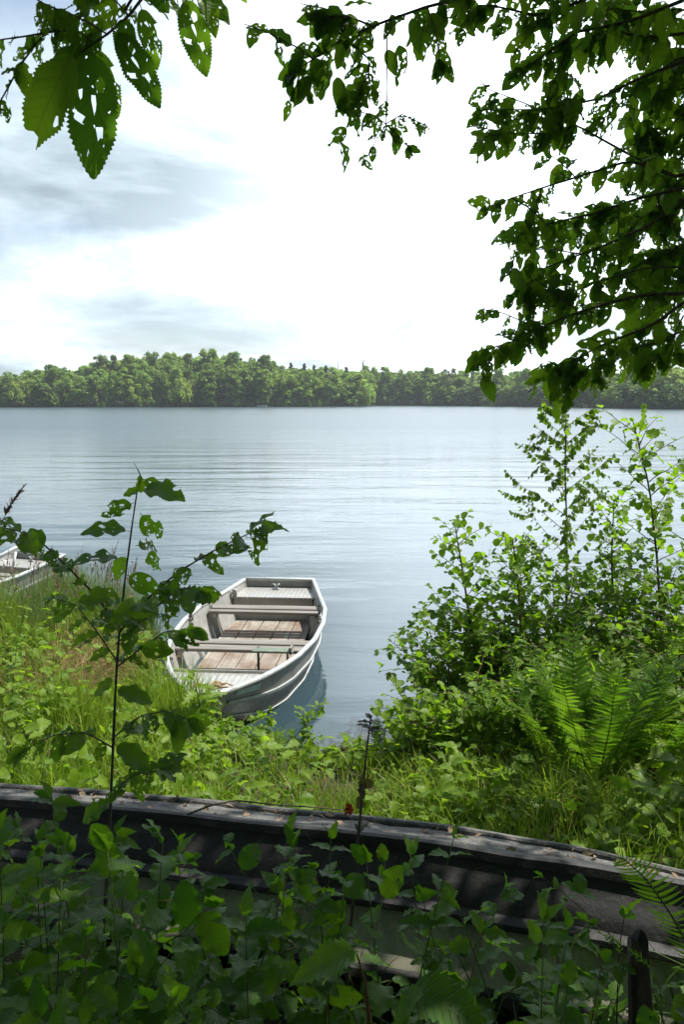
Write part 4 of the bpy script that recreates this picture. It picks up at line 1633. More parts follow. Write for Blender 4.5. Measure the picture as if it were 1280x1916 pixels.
# ------------------------------------------------------------------ the sapling in the left foreground
def sapling():
    st = stem_px([(196, 1700, 2.14), (204, 1560, 2.2), (211, 1400, 2.3), (217, 1260, 2.35), (224, 1170, 2.38), (234, 1080, 2.4), (247, 980, 2.4), (256, 920, 2.4), (264, 893, 2.4)])
    b = np.array([st[0][0] - .02, st[0][1], gh(st[0][0], st[0][1]) - .04])
    st = np.concatenate([[b], st])
    root = thing('sapling', 'thin young tree with insect eaten leaves standing before the overturned boat at the left', 'young tree', b)
    w, lv = MB(), Leaves()
    w.tube(st, np.linspace(.0058, .0016, len(st)) * (1 + .12 * np.sin(np.arange(len(st)) * 1.7)), 7)
    tip = stem_px([(264, 893, 2.4), (258, 880, 2.38), (250, 866, 2.38)])
    w.tube(tip, [.002] * 5 + [.001] * (len(tip) - 5), 4)
    brs = [([(222, 1185, 2.38), (262, 1132, 2.36), (330, 1072, 2.3), (400, 1030, 2.26), (462, 1000, 2.24), (488, 988, 2.22)], 13, .135, .004),
           ([(219, 1165, 2.38), (170, 1105, 2.32), (120, 1055, 2.26), (72, 1010, 2.2), (30, 992, 2.15), (-30, 985, 2.1)], 13, .135, .004),
           ([(217, 1205, 2.36), (262, 1165, 2.28), (310, 1120, 2.22), (345, 1100, 2.2), (372, 1105, 2.18)], 8, .125, .003),
           ([(217, 1235, 2.36), (180, 1180, 2.42), (140, 1130, 2.5), (100, 1120, 2.54)], 7, .125, .003),
           ([(216, 1250, 2.35), (260, 1215, 2.4), (310, 1180, 2.46), (350, 1180, 2.5)], 8, .13, .003),
           ([(221, 1170, 2.38), (232, 1150, 2.2), (255, 1130, 2.05)], 5, .12, .0025),
           ([(212, 1380, 2.3), (260, 1340, 2.24), (310, 1330, 2.2), (350, 1345, 2.16)], 6, .125, .003),
           ([(212, 1400, 2.3), (160, 1370, 2.26), (100, 1375, 2.2), (50, 1400, 2.16)], 6, .125, .003),
           ([(208, 1480, 2.25), (250, 1450, 2.15), (300, 1440, 2.1)], 5, .12, .0025)]
    for pts, n, ln, r in brs:
        c = stem_px(pts)
        w.tube(c, np.linspace(r, .0012, len(c)), 5, cap=False)
        n = int(n * 1.45)
        for i in range(n):
            t = .06 + .94 * (i + .5) / n
            p, d = along(c, t)
            out = unit(np.cross(d, [0, -.3, 1])) * (1 if i % 2 else -1)
            ld = unit(out * .8 + d * .5 - UP * rng.uniform(.15, .6) + rv(.15))
            lv.put(p, ld, unit(UP * .8 + rv(.3) + [0, -.5, 0]), ln * rng.uniform(.45, .90), T_TREE if rng.random() < .7 else T_TATTER)
        p, d = along(c, 1)
        for s_ in (-.6, .2, .8):
            x = unit(np.cross(d, UP))
            lv.put(p, unit(d + x * s_ - UP * .25), unit(UP * .6 + rv(.4) + [0, -.5, 0]), ln * .6, T_WHOLE, .9)

    def L(bp, tp, dep, tset_=T_TREE, var=None, dy=0.0, face=(0, -.7, .6)):
        p0, p1 = at(*bp, dep), at(*tp, dep + dy)
        lv.put(p0 + (p1 - p0) * .08, p1 - p0, np.array(face) + rv(.2), np.linalg.norm(p1 - p0) * .93, tset_, var)
    L((262, 915), (228, 925), 2.4, T_WHOLE, .9)
    L((267, 914), (331, 911), 2.4, T_WHOLE, .6, -.1, (0, -.3, 1))
    L((266, 895), (316, 925), 2.4, T_WHOLE, 1.0, 0, (.2, -.8, .5))
    L((263, 925), (262, 890), 2.4, T_WHOLE, 1.0, 0, (.9, -.3, 0))
    L((250, 941), (189, 963), 2.4, T_TREE, None, -.05)
    L((262, 960), (302, 1010), 2.4, T_TREE, None, .06, (-.3, -.8, .4))
    L((242, 994), (153, 985), 2.38, T_TREE, None, -.05, (0, -.4, 1))
    L((254, 1021), (303, 1019), 2.4, T_TATTER, None, .1)
    L((284, 1026), (290, 1078), 2.36, T_TATTER)
    L((228, 1047), (131, 1026), 2.36, T_TREE, None, -.06, (0, -.35, 1))
    L((240, 1040), (205, 1085), 2.44)
    L((236, 1075), (300, 1110), 2.3)
    L((230, 1120), (150, 1120), 2.3, T_TREE, None, -.1)
    L((215, 1270), (170, 1300), 2.25, T_WHOLE)
    L((214, 1290), (285, 1310), 2.25, T_WHOLE)
    L((212, 1392), (285, 1438), 2.2, T_WHOLE, .3)
    L((208, 1500), (140, 1530), 2.15, T_WHOLE)
    fm = MB()
    lv.flush(fm)
    w.build('trunk', M['bark_twig'], root)
    fm.build('foliage', M['leaf_sap'], root)


sapling()

# ------------------------------------------------------------------ trees that overhang the viewer
def overhang(name, label, trunk, limbs, twigs, loose, canopies, n_canopy, dens, seed):
    """trunk polyline; limbs: polylines; twigs: (polyline px, leaves, length); canopies: ellipsoids outside the frame"""
    root = thing(name, label, 'tree', trunk[0])
    tw = MB()
    a = np.array(trunk)
    k = np.linspace(0, 1, len(a))
    u = np.linspace(0, 1, 14)
    tp = np.stack([np.interp(u, k, a[:, i]) for i in range(3)], 1)
    tw.tube(tp, np.linspace(.13, .05, 14) * (1 + .35 * np.exp(-u * 9)), 12)
    tw.build('trunk', M['bark'], root)
    lb = MB()
    wood_, lv = MB(), Leaves()
    for pts, r in limbs:
        c = np.array(pts)
        k = np.linspace(0, 1, len(c))
        u = np.linspace(0, 1, 3 * len(c))
        c = np.stack([np.interp(u, k, c[:, i]) for i in range(3)], 1)
        c[1:-1] = (c[:-2] + 2 * c[1:-1] + c[2:]) / 4
        lb.tube(c, np.linspace(r, r * .3, len(c)), 7)
    for pts, n, ln, r, nsub in twigs:
        c = stem_px(pts)
        wood_.tube(c, np.linspace(r, .0012, len(c)), 5)

        def leaf_at(p, d, i, ln, hang):
            out = unit(np.cross(d, [.1, -1, .2])) * (1 if i % 2 else -1)
            ld = unit(out * .55 + d * .45 - UP * hang + rv(.22))
            nn = unit(np.array([rng.normal(0, .5), -.8, rng.uniform(-.2, .8)]))
            tt = T_TREE if rng.random() < .72 else (T_TATTER if rng.random() < .5 else T_WHOLE)
            lv.put(p, ld, nn, ln * .9 * rng.uniform(.6, 1.15), tt)
        for i in range(n):
            t = .06 + .94 * (i + .5) / n
            p, d = along(c, t)
            leaf_at(p, d, i, ln, .55)
        p, d = along(c, 1)
        for i in range(2):
            leaf_at(p, d, i, ln * .7, .4)
        for j in range(nsub):
            p, d = along(c, rng.uniform(.1, .95))
            o = unit(d * .6 + rv(.6) * [1, .8, .7] - UP * .15)
            cc = curve_pts(p, o, rng.uniform(.10, .22), 6, .4, .08)
            wood_.tube(cc, np.linspace(.0022, .001, 6), 4, cap=False)
            for i in range(5):
                q, d2 = along(cc, .15 + .85 * i / 5)
                leaf_at(q, d2, i, ln * .95, .5)
    for (bp, tp_, dep, dy, ts, var, face) in loose:
        p0, p1 = at(*bp, dep), at(*tp_, dep + dy)
        lv.put(p0 + (p1 - p0) * .06, p1 - p0, np.array(face) + rv(.12), np.linalg.norm(p1 - p0) * .95, ts, var, .76)
    # crown overhead: leafy sprays on twigs through each ellipsoid
    for (c, rad, ntw) in canopies:
        for _ in range(ntw):
            p = np.array(c) + unit(rv()) * np.array(rad) * rng.random() ** .4
            if p[2] < CAM_H + .50 * max(p[1], 0) + .22 and p[0] < .47 * p[1] + .30 and p[0] > -.47 * p[1] - .3 and p[1] > 0:
                continue
            ray = p - np.array([1.05, 2.2, 1.12])
            sd_ = np.array(SUN_DIR)
            if np.linalg.norm(ray - sd_ * (ray @ sd_)) < .42 and rng.random() < .8:     # gap shaped along the sun ray to dapple the hull's right end
                continue
            o = unit(p - np.array(c) + rv(.5) * rad + UP * .1)
            cc = curve_pts(p - o * .25, o, .55, 5, .5, .1)
            wood_.tube(cc, np.linspace(.004, .001, 5), 3, cap=False)
            for i in range(n_canopy):
                q, d2 = along(cc, .1 + .9 * i / n_canopy)
                lv.put(q, unit(rv(.6) + d2 * .4 - UP * .35), unit(UP + rv(.5)), rng.uniform(.11, .17), T_CANOPY)
    fm = MB()
    lv.flush(fm)
    lo = lb.build('limbs', M['bark'], root)
    wo_ = wood_.build('twig_foliage', M['bark_twig'], root)
    fm.build('foliage', M['leaf_tree'], root)
    return root


A = at
z0 = float(gh(2.45, 2.3))
trunk_r = [(2.45, 2.3, z0 - .1), (2.42, 2.3, 1.6), (2.5, 2.25, 2.7), (2.35, 2.3, 3.8), (2.5, 2.2, 4.9), (2.6, 2.1, 6.2)]
limbs_r = [([(2.45, 2.25, 2.6), (1.9, 2.4, 2.85), A(1400, 560, 2.5), A(1290, 548, 2.5)], .022),
           ([(2.45, 2.25, 2.9), (1.9, 2.5, 3.2), A(1420, 420, 2.7), A(1280, 372, 2.7)], .022),
           ([(2.4, 2.25, 3.2), (1.8, 2.4, 3.5), A(1400, 300, 2.5), A(1265, 330, 2.5)], .02),
           ([(2.4, 2.3, 3.5), (1.9, 2.4, 3.7), A(1400, 100, 2.45), A(1280, 115, 2.45)], .022),
           ([(2.4, 2.3, 3.7), (1.8, 2.3, 4.0), A(1300, -60, 2.35), A(1120, -20, 2.3)], .024),
           ([(2.45, 2.2, 4.6), (1.6, 1.8, 5.2), (.6, 1.4, 5.4)], .04),
           ([(2.45, 2.2, 4.4), (2.3, 1.0, 5.0), (2.0, -.2, 5.4)], .04),
           ([(2.45, 2.2, 4.2), (3.4, 3.0, 4.6), (4.2, 4.0, 4.7)], .04),
           ([(2.45, 2.25, 4.8), (2.0, 3.0, 5.4), (1.4, 3.4, 5.7)], .035)]
tw_r = []


def T(pts, n, ln=.095, r=.005, nsub=0):
    tw_r.append((pts, n, ln, r, nsub))


T([(1150, -15, 2.3), (1000, -30, 2.2), (900, -12, 2.15), (800, 12, 2.08), (720, 40, 2.0), (640, 72, 1.95), (590, 108, 1.92), (545, 138, 1.9)], 24, .078, .006, 5)
T([(724, 40, 2.0), (724, 100, 2.0), (725, 170, 2.0), (722, 235, 2.0)], 2, .07, .002)
T([(722, 232, 2.0), (700, 215, 2.0), (668, 208, 1.98)], 4, .06, .0016)
T([(722, 232, 2.0), (752, 214, 2.0), (792, 232, 2.0)], 4, .055, .0016)
T([(722, 235, 2.0), (704, 262, 1.98), (684, 300, 1.97)], 4, .04, .0012)
T([(722, 232, 2.0), (742, 250, 2.0), (764, 275, 2.0)], 3, .055, .0012)
T([(700, 50, 2.0), (650, 30, 1.95), (610, 30, 1.92)], 6, .08, .003, 2)
T([(650, 75, 1.96), (690, 110, 2.0), (690, 160, 2.0)], 6, .08, .003, 2)
T([(590, 110, 1.93), (585, 140, 1.93), (575, 175, 1.93)], 5, .05, .002, 0)
T([(800, 12, 2.08), (815, 60, 2.06), (825, 120, 2.06)], 6, .075, .002, 0)
T([(1120, -10, 2.3), (1010, 30, 2.3), (920, 10, 2.25), (860, 10, 2.2)], 16, .09, .005, 4)
T([(1280, 0, 2.4), (1180, 40, 2.4), (1080, 60, 2.4), (1010, 110, 2.38), (975, 130, 2.36)], 16, .09, .006, 4)
T([(1300, 60, 2.5), (1220, 70, 2.5), (1150, 60, 2.5), (1080, 20, 2.5)], 14, .095, .006, 5)
T([(1280, 115, 2.45), (1200, 145, 2.45), (1120, 185, 2.42), (1020, 205, 2.4), (900, 205, 2.36)], 18, .085, .006, 3)
T([(1265, 330, 2.5), (1180, 290, 2.5), (1090, 240, 2.45), (1000, 200, 2.42), (910, 165, 2.38)], 9, .085, .005, 1)
T([(1080, 235, 2.45), (1030, 250, 2.42), (970, 250, 2.4), (905, 240, 2.38)], 12, .09, .003, 2)
T([(1090, 215, 2.45), (1060, 190, 2.43), (1000, 215, 2.42)], 8, .09, .003, 2)
T([(1265, 330, 2.5), (1180, 300, 2.5), (1100, 325, 2.48), (1020, 350, 2.45), (960, 370, 2.42), (912, 388, 2.4)], 16, .08, .005, 3)
T([(1290, 350, 2.6), (1200, 370, 2.58), (1110, 400, 2.55), (1020, 420, 2.5), (955, 440, 2.45)], 20, .09, .006, 6)
T([(1280, 372, 2.7), (1220, 420, 2.65), (1130, 460, 2.6), (1050, 490, 2.55), (985, 515, 2.5)], 18, .09, .006, 6)
T([(1290, 548, 2.5), (1200, 552, 2.5), (1110, 575, 2.48), (1040, 600, 2.45), (960, 640, 2.42), (888, 660, 2.4)], 22, .085, .007, 4)
T([(1080, 580, 2.47), (1040, 550, 2.45), (1000, 520, 2.44), (985, 545, 2.43)], 9, .085, .003, 3)
T([(960, 640, 2.42), (975, 600, 2.42), (940, 585, 2.41), (905, 580, 2.4)], 5, .06, .002)
T([(1290, 560, 2.5), (1220, 610, 2.46), (1140, 640, 2.42), (1080, 670, 2.4), (1045, 690, 2.38)], 18, .09, .006, 2)
T([(1140, 640, 2.42), (1130, 680, 2.42), (1120, 710, 2.42)], 5, .07, .003, 1)
T([(1280, 590, 2.5), (1260, 630, 2.5), (1270, 660, 2.5)], 3, .08, .003)
for (x0, y0, x1, y1) in ((1330, 150, 1180, 220), (1330, 220, 1170, 330), (1340, 290, 1180, 430), (1340, 440, 1150, 520), (1340, 500, 1180, 600),
                         (1330, 90, 1200, 160), (1330, 380, 1100, 440), (1340, 180, 1230, 260), (1340, 480, 1230, 470)):
    T([(x0, y0, 2.75), ((x0 + x1) / 2, (y0 + y1) / 2 - 12, 2.72), (x1, y1, 2.68)], 11, .095, .005, 3)
for (x0, y0, x1, y1) in ((1345, 20, 1160, 40), (1340, 60, 1130, 15), (1345, 110, 1210, 95), (1340, 330, 1200, 300), (1345, 400, 1210, 390), (1345, 560, 1220, 520)):
    T([(x0, y0, 2.9), ((x0 + x1) / 2, (y0 + y1) / 2 - 12, 2.86), (x1, y1, 2.8)], 11, .10, .005, 3)
T([(1300, 610, 2.55), (1230, 640, 2.5), (1160, 660, 2.46), (1090, 690, 2.42)], 12, .09, .004, 3)
T([(1300, 640, 2.6), (1250, 655, 2.58), (1200, 690, 2.55)], 8, .09, .004, 2)
T([(1310, 500, 2.65), (1210, 500, 2.6), (1110, 530, 2.55), (1040, 560, 2.5)], 14, .09, .004, 3)
loose_r = [((1000, 488), (962, 545), 2.45, 0, T_WHOLE, 1.0, (-.6, -.7, .1)), ((1035, 690), (1037, 748), 2.36, 0, T_WHOLE, 1.0, (-.5, -.8, 0)),
           ((1060, 672), (1062, 738), 2.36, .03, T_WHOLE, .2, (.4, -.8, 0)), ((1165, 650), (1175, 690), 2.4, 0, T_WHOLE, 1.0, (0, -.9, .2)),
           ((928, 575), (892, 600), 2.4, 0, T_WHOLE, .9, (0, -.4, .8)), ((1272, 628), (1258, 676), 2.5, 0, T_WHOLE, 1.0, (.4, -.8, 0)),
           ((952, 640), (926, 690), 2.4, 0, T_TREE, .5, (-.4, -.8, 0)), ((1140, 60), (1150, 120), 2.3, 0, T_WHOLE, 1.0, (0, -.9, .1)),
           ((700, 10), (640, -8), 2.0, 0, T_WHOLE, 1.0, (0, -.6, .8)), ((540, 185), (536, 225), 1.9, 0, T_WHOLE, 1.0, (.4, -.9, 0)),
           ((585, 140), (540, 198), 1.9, 0, T_WHOLE, .3, (.2, -.9, .3)), ((630, 140), (640, 210), 1.93, 0, T_TREE, .4, (-.2, -.9, .1)),
           ((770, 30), (785, 95), 2.02, 0, T_WHOLE, .2, (0, -.9, .1)), ((748, 80), (752, 150), 2.02, 0, T_TREE, .2, (.2, -.9, .1))]
can_r = [((2.6, 1.6, 5.5), (2.5, 2.3, 1.1), 560), ((1.0, 2.6, 5.6), (1.5, 1.5, .9), 280), ((3.6, 3.4, 4.6), (1.4, 1.3, 1.3), 120), ((2.6, .2, 4.2), (1.6, 1.2, 1.2), 120)]
overhang('overhanging_tree', 'big overhanging tree at the upper right whose leaves are riddled with insect holes', trunk_r, limbs_r, tw_r, loose_r, can_r, 9, 1, 1)

z0 = float(gh(-2.3, .2))
trunk_l = [(-2.3, .2, z0 - .1), (-2.28, .2, 2.0), (-2.2, .25, 3.4), (-2.3, .2, 4.8), (-2.2, .1, 6.0)]
limbs_l = [([(-2.22, .25, 3.2), (-1.3, .8, 3.6), A(330, -120, 1.25), A(270, -10, 1.25)], .014),
           ([(-2.25, .2, 4.0), (-1.2, 1.0, 4.7), (-.4, 1.6, 5.0)], .035), ([(-2.25, .2, 3.8), (-1.4, -.6, 4.6), (-.4, -1.2, 5.0)], .035)]
tw_l = [([(272, -12, 1.25), (240, 30, 1.25), (200, 64, 1.25), (160, 90, 1.25), (118, 128, 1.25)], 2, .075, .0024, 0),
        ([(175, 82, 1.25), (150, 60, 1.27), (115, 45, 1.3), (75, 70, 1.3), (30, 130, 1.3)], 9, .05, .0014, 2),
        ([(200, 64, 1.25), (160, 40, 1.28), (120, 20, 1.3)], 7, .055, .0014, 2),
        ([(300, -30, 1.3), (330, -12, 1.3), (400, -15, 1.3), (440, -30, 1.3)], 3, .06, .002, 0),
        ([(240, 30, 1.25), (215, 0, 1.28), (170, -20, 1.3)], 6, .06, .0014, 2)]
loose_l = [((178, 88), (170, 331), 1.24, .02, T_HERO, .05, (.1, -.95, .2)), ((140, 92), (40, 270), 1.2, .0, T_WHOLE, 1.0, (.0, -1, .1)),
           ((178, 86), (215, 212), 1.3, .02, T_HERO, .55, (.2, -.9, .2)), ((215, 52), (301, 198), 1.22, .03, T_HERO, .1, (.3, -.9, .1)),
           ((262, 10), (298, 122), 1.27, .02, T_HERO, .35, (.3, -.9, .1)), ((345, -10), (386, 140), 1.3, .02, T_HERO, .25, (.1, -.95, .1)),
           ((300, -20), (355, 52), 1.32, .03, T_TREE, .3, (.3, -.8, .2)), ((372, -30), (430, 40), 1.34, .0, T_TREE, .3, (.3, -.9, .1)),
           ((232, 28), (250, 95), 1.3, .03, T_TREE, .8, (0, -.9, .3)), ((130, 110), (142, 150), 1.3, 0, T_TATTER, .9, (0, -.9, .2)),
           ((200, 60), (150, 20), 1.3, 0, T_TREE, .6, (0, -.8, .5)), ((265, 0), (320, 20), 1.3, .02, T_WHOLE, .9, (0, -.8, .5))]
can_l = [((-1.2, .6, 5.2), (1.7, 1.8, .9), 320), ((-.4, -1.6, 4.8), (2.2, 1.2, 1.4), 300)]
overhang('leafy_tree', 'tree at the upper left, only a hanging spray of large toothed leaves showing', trunk_l, limbs_l, tw_l, loose_l, can_l, 9, 1, 2)

# ------------------------------------------------------------------ shady undergrowth in the foreground
GU = 'leafy plants in the shade before the overturned boat'


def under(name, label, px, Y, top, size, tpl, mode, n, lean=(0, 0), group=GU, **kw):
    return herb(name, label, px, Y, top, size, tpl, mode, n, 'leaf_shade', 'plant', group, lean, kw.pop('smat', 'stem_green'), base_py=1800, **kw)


spec = [
    ('nettle', 'dark nettle at the far left edge, tallest of the shaded plants', 20, 1.75, 1500, .085, T_NETTLE, 'opp', 9),
    ('nettle', 'nettle at the left before the overturned boat, below the sapling leaves', 90, 1.85, 1545, .085, T_NETTLE, 'opp', 8),
    ('nettle', 'nettle touching the sapling stem on its left side', 165, 1.9, 1560, .08, T_NETTLE, 'opp', 8),
    ('round_leaf_shrub', 'broad leaved seedling just right of the sapling stem, pale top leaf', 250, 1.85, 1525, .10, T_ROUND, 'alt', 8),
    ('round_leaf_shrub', 'broad leaved seedling with a rounded leaf against the black hull', 325, 1.75, 1590, .10, T_ROUND, 'alt', 7),
    ('nettle', 'drooping nettle with a long pale leaf across the black hull', 400, 1.7, 1610, .10, T_NETTLE, 'opp', 7),
    ('bramble_shoot', 'reddish bramble shoot with a fresh tip before the middle of the black hull', 525, 1.7, 1555, .06, T_BRAM2, 'tri', 7),
    ('bramble_shoot', 'bramble shoot left of the reddish one, low against the pale hull side', 470, 1.6, 1640, .06, T_BRAM2, 'tri', 6),
    ('nettle', 'nettle with spread leaf pairs right of the tall dark shoot', 712, 1.75, 1560, .085, T_NETTLE, 'opp', 6),
    ('bramble_shoot', 'three leaved bramble shoot at the foot of the tall dark shoot', 640, 1.6, 1690, .065, T_BRAM2, 'tri', 7),
    ('round_leaf_shrub', 'broad leaved seedling in front of the pale hull side, right of centre', 760, 1.55, 1690, .085, T_ROUND, 'alt', 8),
    ('nettle', 'nettle with a bent leaf at the right of centre', 868, 1.7, 1665, .10, T_NETTLE, 'opp', 7),
    ('bramble_shoot', 'slim bramble shoot right of the bent leaf nettle', 930, 1.75, 1700, .05, T_BRAM2, 'tri', 6),
    ('bramble_shoot', 'three leaved bramble shoot standing before the dappled hull end', 1150, 1.85, 1620, .055, T_BRAM2, 'tri', 4),
    ('bramble_shoot', 'low bramble shoot before the greenish hull side at the right', 1075, 1.7, 1740, .055, T_BRAM2, 'tri', 6),
    ('nettle', 'low nettle at the right end, beside the rotten post', 1200, 1.5, 1860, .06, T_NETTLE, 'opp', 5),
    ('round_leaf_shrub', 'broad dark seedling low at the left edge', 30, 1.45, 1640, .10, T_ROUND, 'alt', 9),
    ('nettle', 'nettle in the second row at the left, above the long grass blades', 110, 1.5, 1660, .09, T_NETTLE, 'opp', 9),
    ('round_leaf_shrub', 'large leaved seedling below the sapling foot', 190, 1.45, 1700, .11, T_ROUND, 'alt', 9),
    ('nettle', 'nettle right of the sapling foot, leaves over the pale hull side', 290, 1.5, 1680, .085, T_NETTLE, 'opp', 8),
    ('round_leaf_shrub', 'seedling with layered leaves below the pale patch of hull', 370, 1.4, 1760, .095, T_ROUND, 'alt', 8),
    ('nettle', 'nettle behind the large yellowish leaf', 480, 1.4, 1740, .085, T_NETTLE, 'opp', 8),
    ('bramble_shoot', 'bramble shoot just right of the large yellowish leaf', 730, 1.35, 1750, .065, T_BRAM2, 'tri', 8),
    ('nettle', 'nettle in the second row, before the pale hull side right of centre', 820, 1.4, 1760, .085, T_NETTLE, 'opp', 8),
    ('round_leaf_shrub', 'seedling with dull leaves right of centre near the bottom', 960, 1.35, 1765, .085, T_ROUND, 'alt', 7),
    ('nettle', 'dark nettle at the bottom left corner', 20, 1.2, 1760, .09, T_NETTLE, 'opp', 8),
    ('bramble_shoot', 'bramble shoot near the bottom left, pale leaflets', 110, 1.2, 1790, .07, T_BRAM2, 'tri', 8),
    ('round_leaf_shrub', 'seedling with a single big veined leaf at the lower left', 215, 1.2, 1780, .10, T_ROUND, 'alt', 7),
    ('nettle', 'nettle at the bottom, left of centre', 330, 1.15, 1810, .085, T_NETTLE, 'opp', 8),
    ('bramble_shoot', 'bramble shoot at the bottom below the layered seedling', 430, 1.2, 1820, .07, T_BRAM2, 'tri', 8),
    ('nettle', 'nettle at the bottom below the large yellowish leaf', 590, 1.2, 1840, .085, T_NETTLE, 'opp', 7),
    ('round_leaf_shrub', 'seedling at the bottom right of centre, beside the long arched leaf', 960, 1.15, 1850, .08, T_ROUND, 'alt', 7),
    ('bramble_shoot', 'bramble shoot at the bottom between the arched leaf and the rotten post', 1060, 1.3, 1830, .06, T_BRAM2, 'tri', 7),
    ('nettle', 'nettle on the left edge leaning in above the black hull', -30, 1.6, 1440, .09, T_NETTLE, 'opp', 9),
    ('nettle', 'nettle high at the left, its top pair of leaves just over the upturned hull', 140, 2.0, 1510, .085, T_NETTLE, 'opp', 9),
    ('bramble_shoot', 'bramble shoot climbing over the left end of the upturned hull', 55, 2.05, 1490, .075, T_BRAM2, 'tri', 9),
    ('round_leaf_shrub', 'broad leaved seedling left of the sapling stem, half over the black hull', 205, 1.7, 1600, .10, T_ROUND, 'alt', 9),
    ('nettle', 'nettle before the black hull, midway between sapling stem and reddish bramble', 360, 1.95, 1560, .08, T_NETTLE, 'opp', 8),
    ('bramble_shoot', 'bramble shoot with light tips left of the reddish bramble shoot', 440, 1.85, 1590, .065, T_BRAM2, 'tri', 8),
    ('nettle', 'slender nettle just left of the tall dark shoot', 590, 1.8, 1620, .075, T_NETTLE, 'opp', 8),
    ('nettle', 'slender nettle before the rubbing strip, right of the spread leaf pairs', 790, 1.8, 1640, .075, T_NETTLE, 'opp', 8),
    ('round_leaf_shrub', 'broad leaved seedling before the rubbing strip at the right', 1010, 1.7, 1700, .08, T_ROUND, 'alt', 8),
    ('nettle', 'nettle before the pale hull side, left of the large yellowish leaf', 510, 1.5, 1680, .10, T_NETTLE, 'opp', 8),
    ('round_leaf_shrub', 'broad leaved seedling before the pale hull side, under the reddish bramble', 560, 1.55, 1690, .10, T_ROUND, 'alt', 8),
    ('nettle', 'nettle before the pale hull side, between bent leaf nettle and three leaved bramble', 1010, 1.55, 1740, .09, T_NETTLE, 'opp', 8),
    ('round_leaf_shrub', 'broad leaved seedling low at the right before the rotten post', 1140, 1.4, 1800, .09, T_ROUND, 'alt', 8),
    ('nettle', 'nettle close to the lens at the bottom, right of the longest dark leaf', 1030, 1.1, 1850, .09, T_NETTLE, 'opp', 8),
    ('nettle', 'large nettle in the second row at the left, between sapling foot and edge', 70, 1.35, 1690, .11, T_NETTLE, 'opp', 8),
]
for (nm, lab, px, Y, top, sz, tp, mode, n) in spec:
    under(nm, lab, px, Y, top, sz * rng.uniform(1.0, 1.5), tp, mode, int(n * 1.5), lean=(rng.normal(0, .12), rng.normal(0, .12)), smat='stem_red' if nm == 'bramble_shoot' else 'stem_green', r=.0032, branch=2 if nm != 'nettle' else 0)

# a taller leafy shoot close at the left edge
herb('hazel_shoot', 'tall shoot at the left edge with one big rounded leaf hanging over the bank', 12, 1.9, 1270, .12, T_ROUND, 'alt', 9, 'leaf_sap', 'shoot', None, (.02, 0), base_py=1750, r=.005, ldroop=.5, facej=.6)

# the tall bare dark shoot before the hull with a tuft at its tip
st = stem_px([(650, 1790, 1.85), (660, 1700, 1.85), (668, 1600, 1.87), (678, 1480, 1.9), (688, 1390, 1.92), (694, 1342, 1.93)])
st = np.concatenate([[[st[0][0], st[0][1], gh(st[0][0], st[0][1]) - .03]], st])


def dark_leaf(lv, w):
    for k in range(7):
        p, d = along(st, .90 + .10 * k / 7)
        a = k * 2.4
        lv.put(p, unit([math.cos(a), .6 * math.sin(a), .35]), unit(UP + rv(.3)), .045 - .002 * k, T_NETTLE, .1)
    for t, s_ in ((.60, .05), (.63, .06), (.66, .045), (.5, .05), (.45, .04)):
        p, d = along(st, t)
        lv.put(p, unit(rv(.6) + [0, -.2, .1]), unit(UP + rv(.4)), s_, T_BRAM2, .5)


M['leaf_bronze'] = leaf_mat('bronze_leaf', (.045, .05, .022), (.07, .06, .03), (.10, .12, .02), (.16, .15, .03), .35)
plant('tall_shoot', 'tall bare dark shoot with a bronze leaf tuft rising before the black hull', 'shoot', st[0], [st], dark_leaf, .0055, 'bark_twig', 'leaf_bronze')

# big near leaves at the bottom, each on its own plant
def big_leaf(label, stem, leaves, var):
    s_ = stem_px(stem)
    b = np.array([s_[0][0], s_[0][1], gh(s_[0][0], s_[0][1]) - .02])
    s_ = np.concatenate([[b], s_])

    def lf(lv, w):
        for (bp, tp_, dep, dy, wsc, face) in leaves:
            p0, p1 = at(*bp, dep), at(*tp_, dep + dy)
            lv.put(p0, p1 - p0, np.array(face, float), np.linalg.norm(p1 - p0), T_BIG, var, wsc)
    return plant('large_leaved_plant', label, 'plant', b, [s_], lf, .004, 'stem_red', 'leaf_shade')


T_BIG = [leaf_tpl('nettle', 301, res=2, fold=.28, bend=.32, wave=.05, petiole=.06)]
big_leaf('plant with a large yellowish arched leaf at the bottom centre', [(690, 1900, 1.05), (684, 1840, 1.05), (668, 1785, 1.05)],
         [((664, 1782), (540, 1815), 1.05, -.03, 1.15, (0, -.2, 1)), ((672, 1795), (590, 1815), 1.07, .02, 1.0, (0, .1, 1)), ((684, 1800), (740, 1790), 1.05, .03, 1.2, (.1, .2, .9))], 1.0)
big_leaf('plant with the longest dark arched leaf at the bottom right of centre', [(905, 1960, .92), (860, 1900, .95), (800, 1862, .97)],
         [((790, 1850), (720, 1915), .95, -.02, 1.2, (-.2, .1, 1)), ((770, 1850), (935, 1915), .97, -.06, 1.2, (.1, -.25, 1)), ((830, 1880), (960, 1925), 1.0, 0, 1.0, (0, .1, .9))], .25)

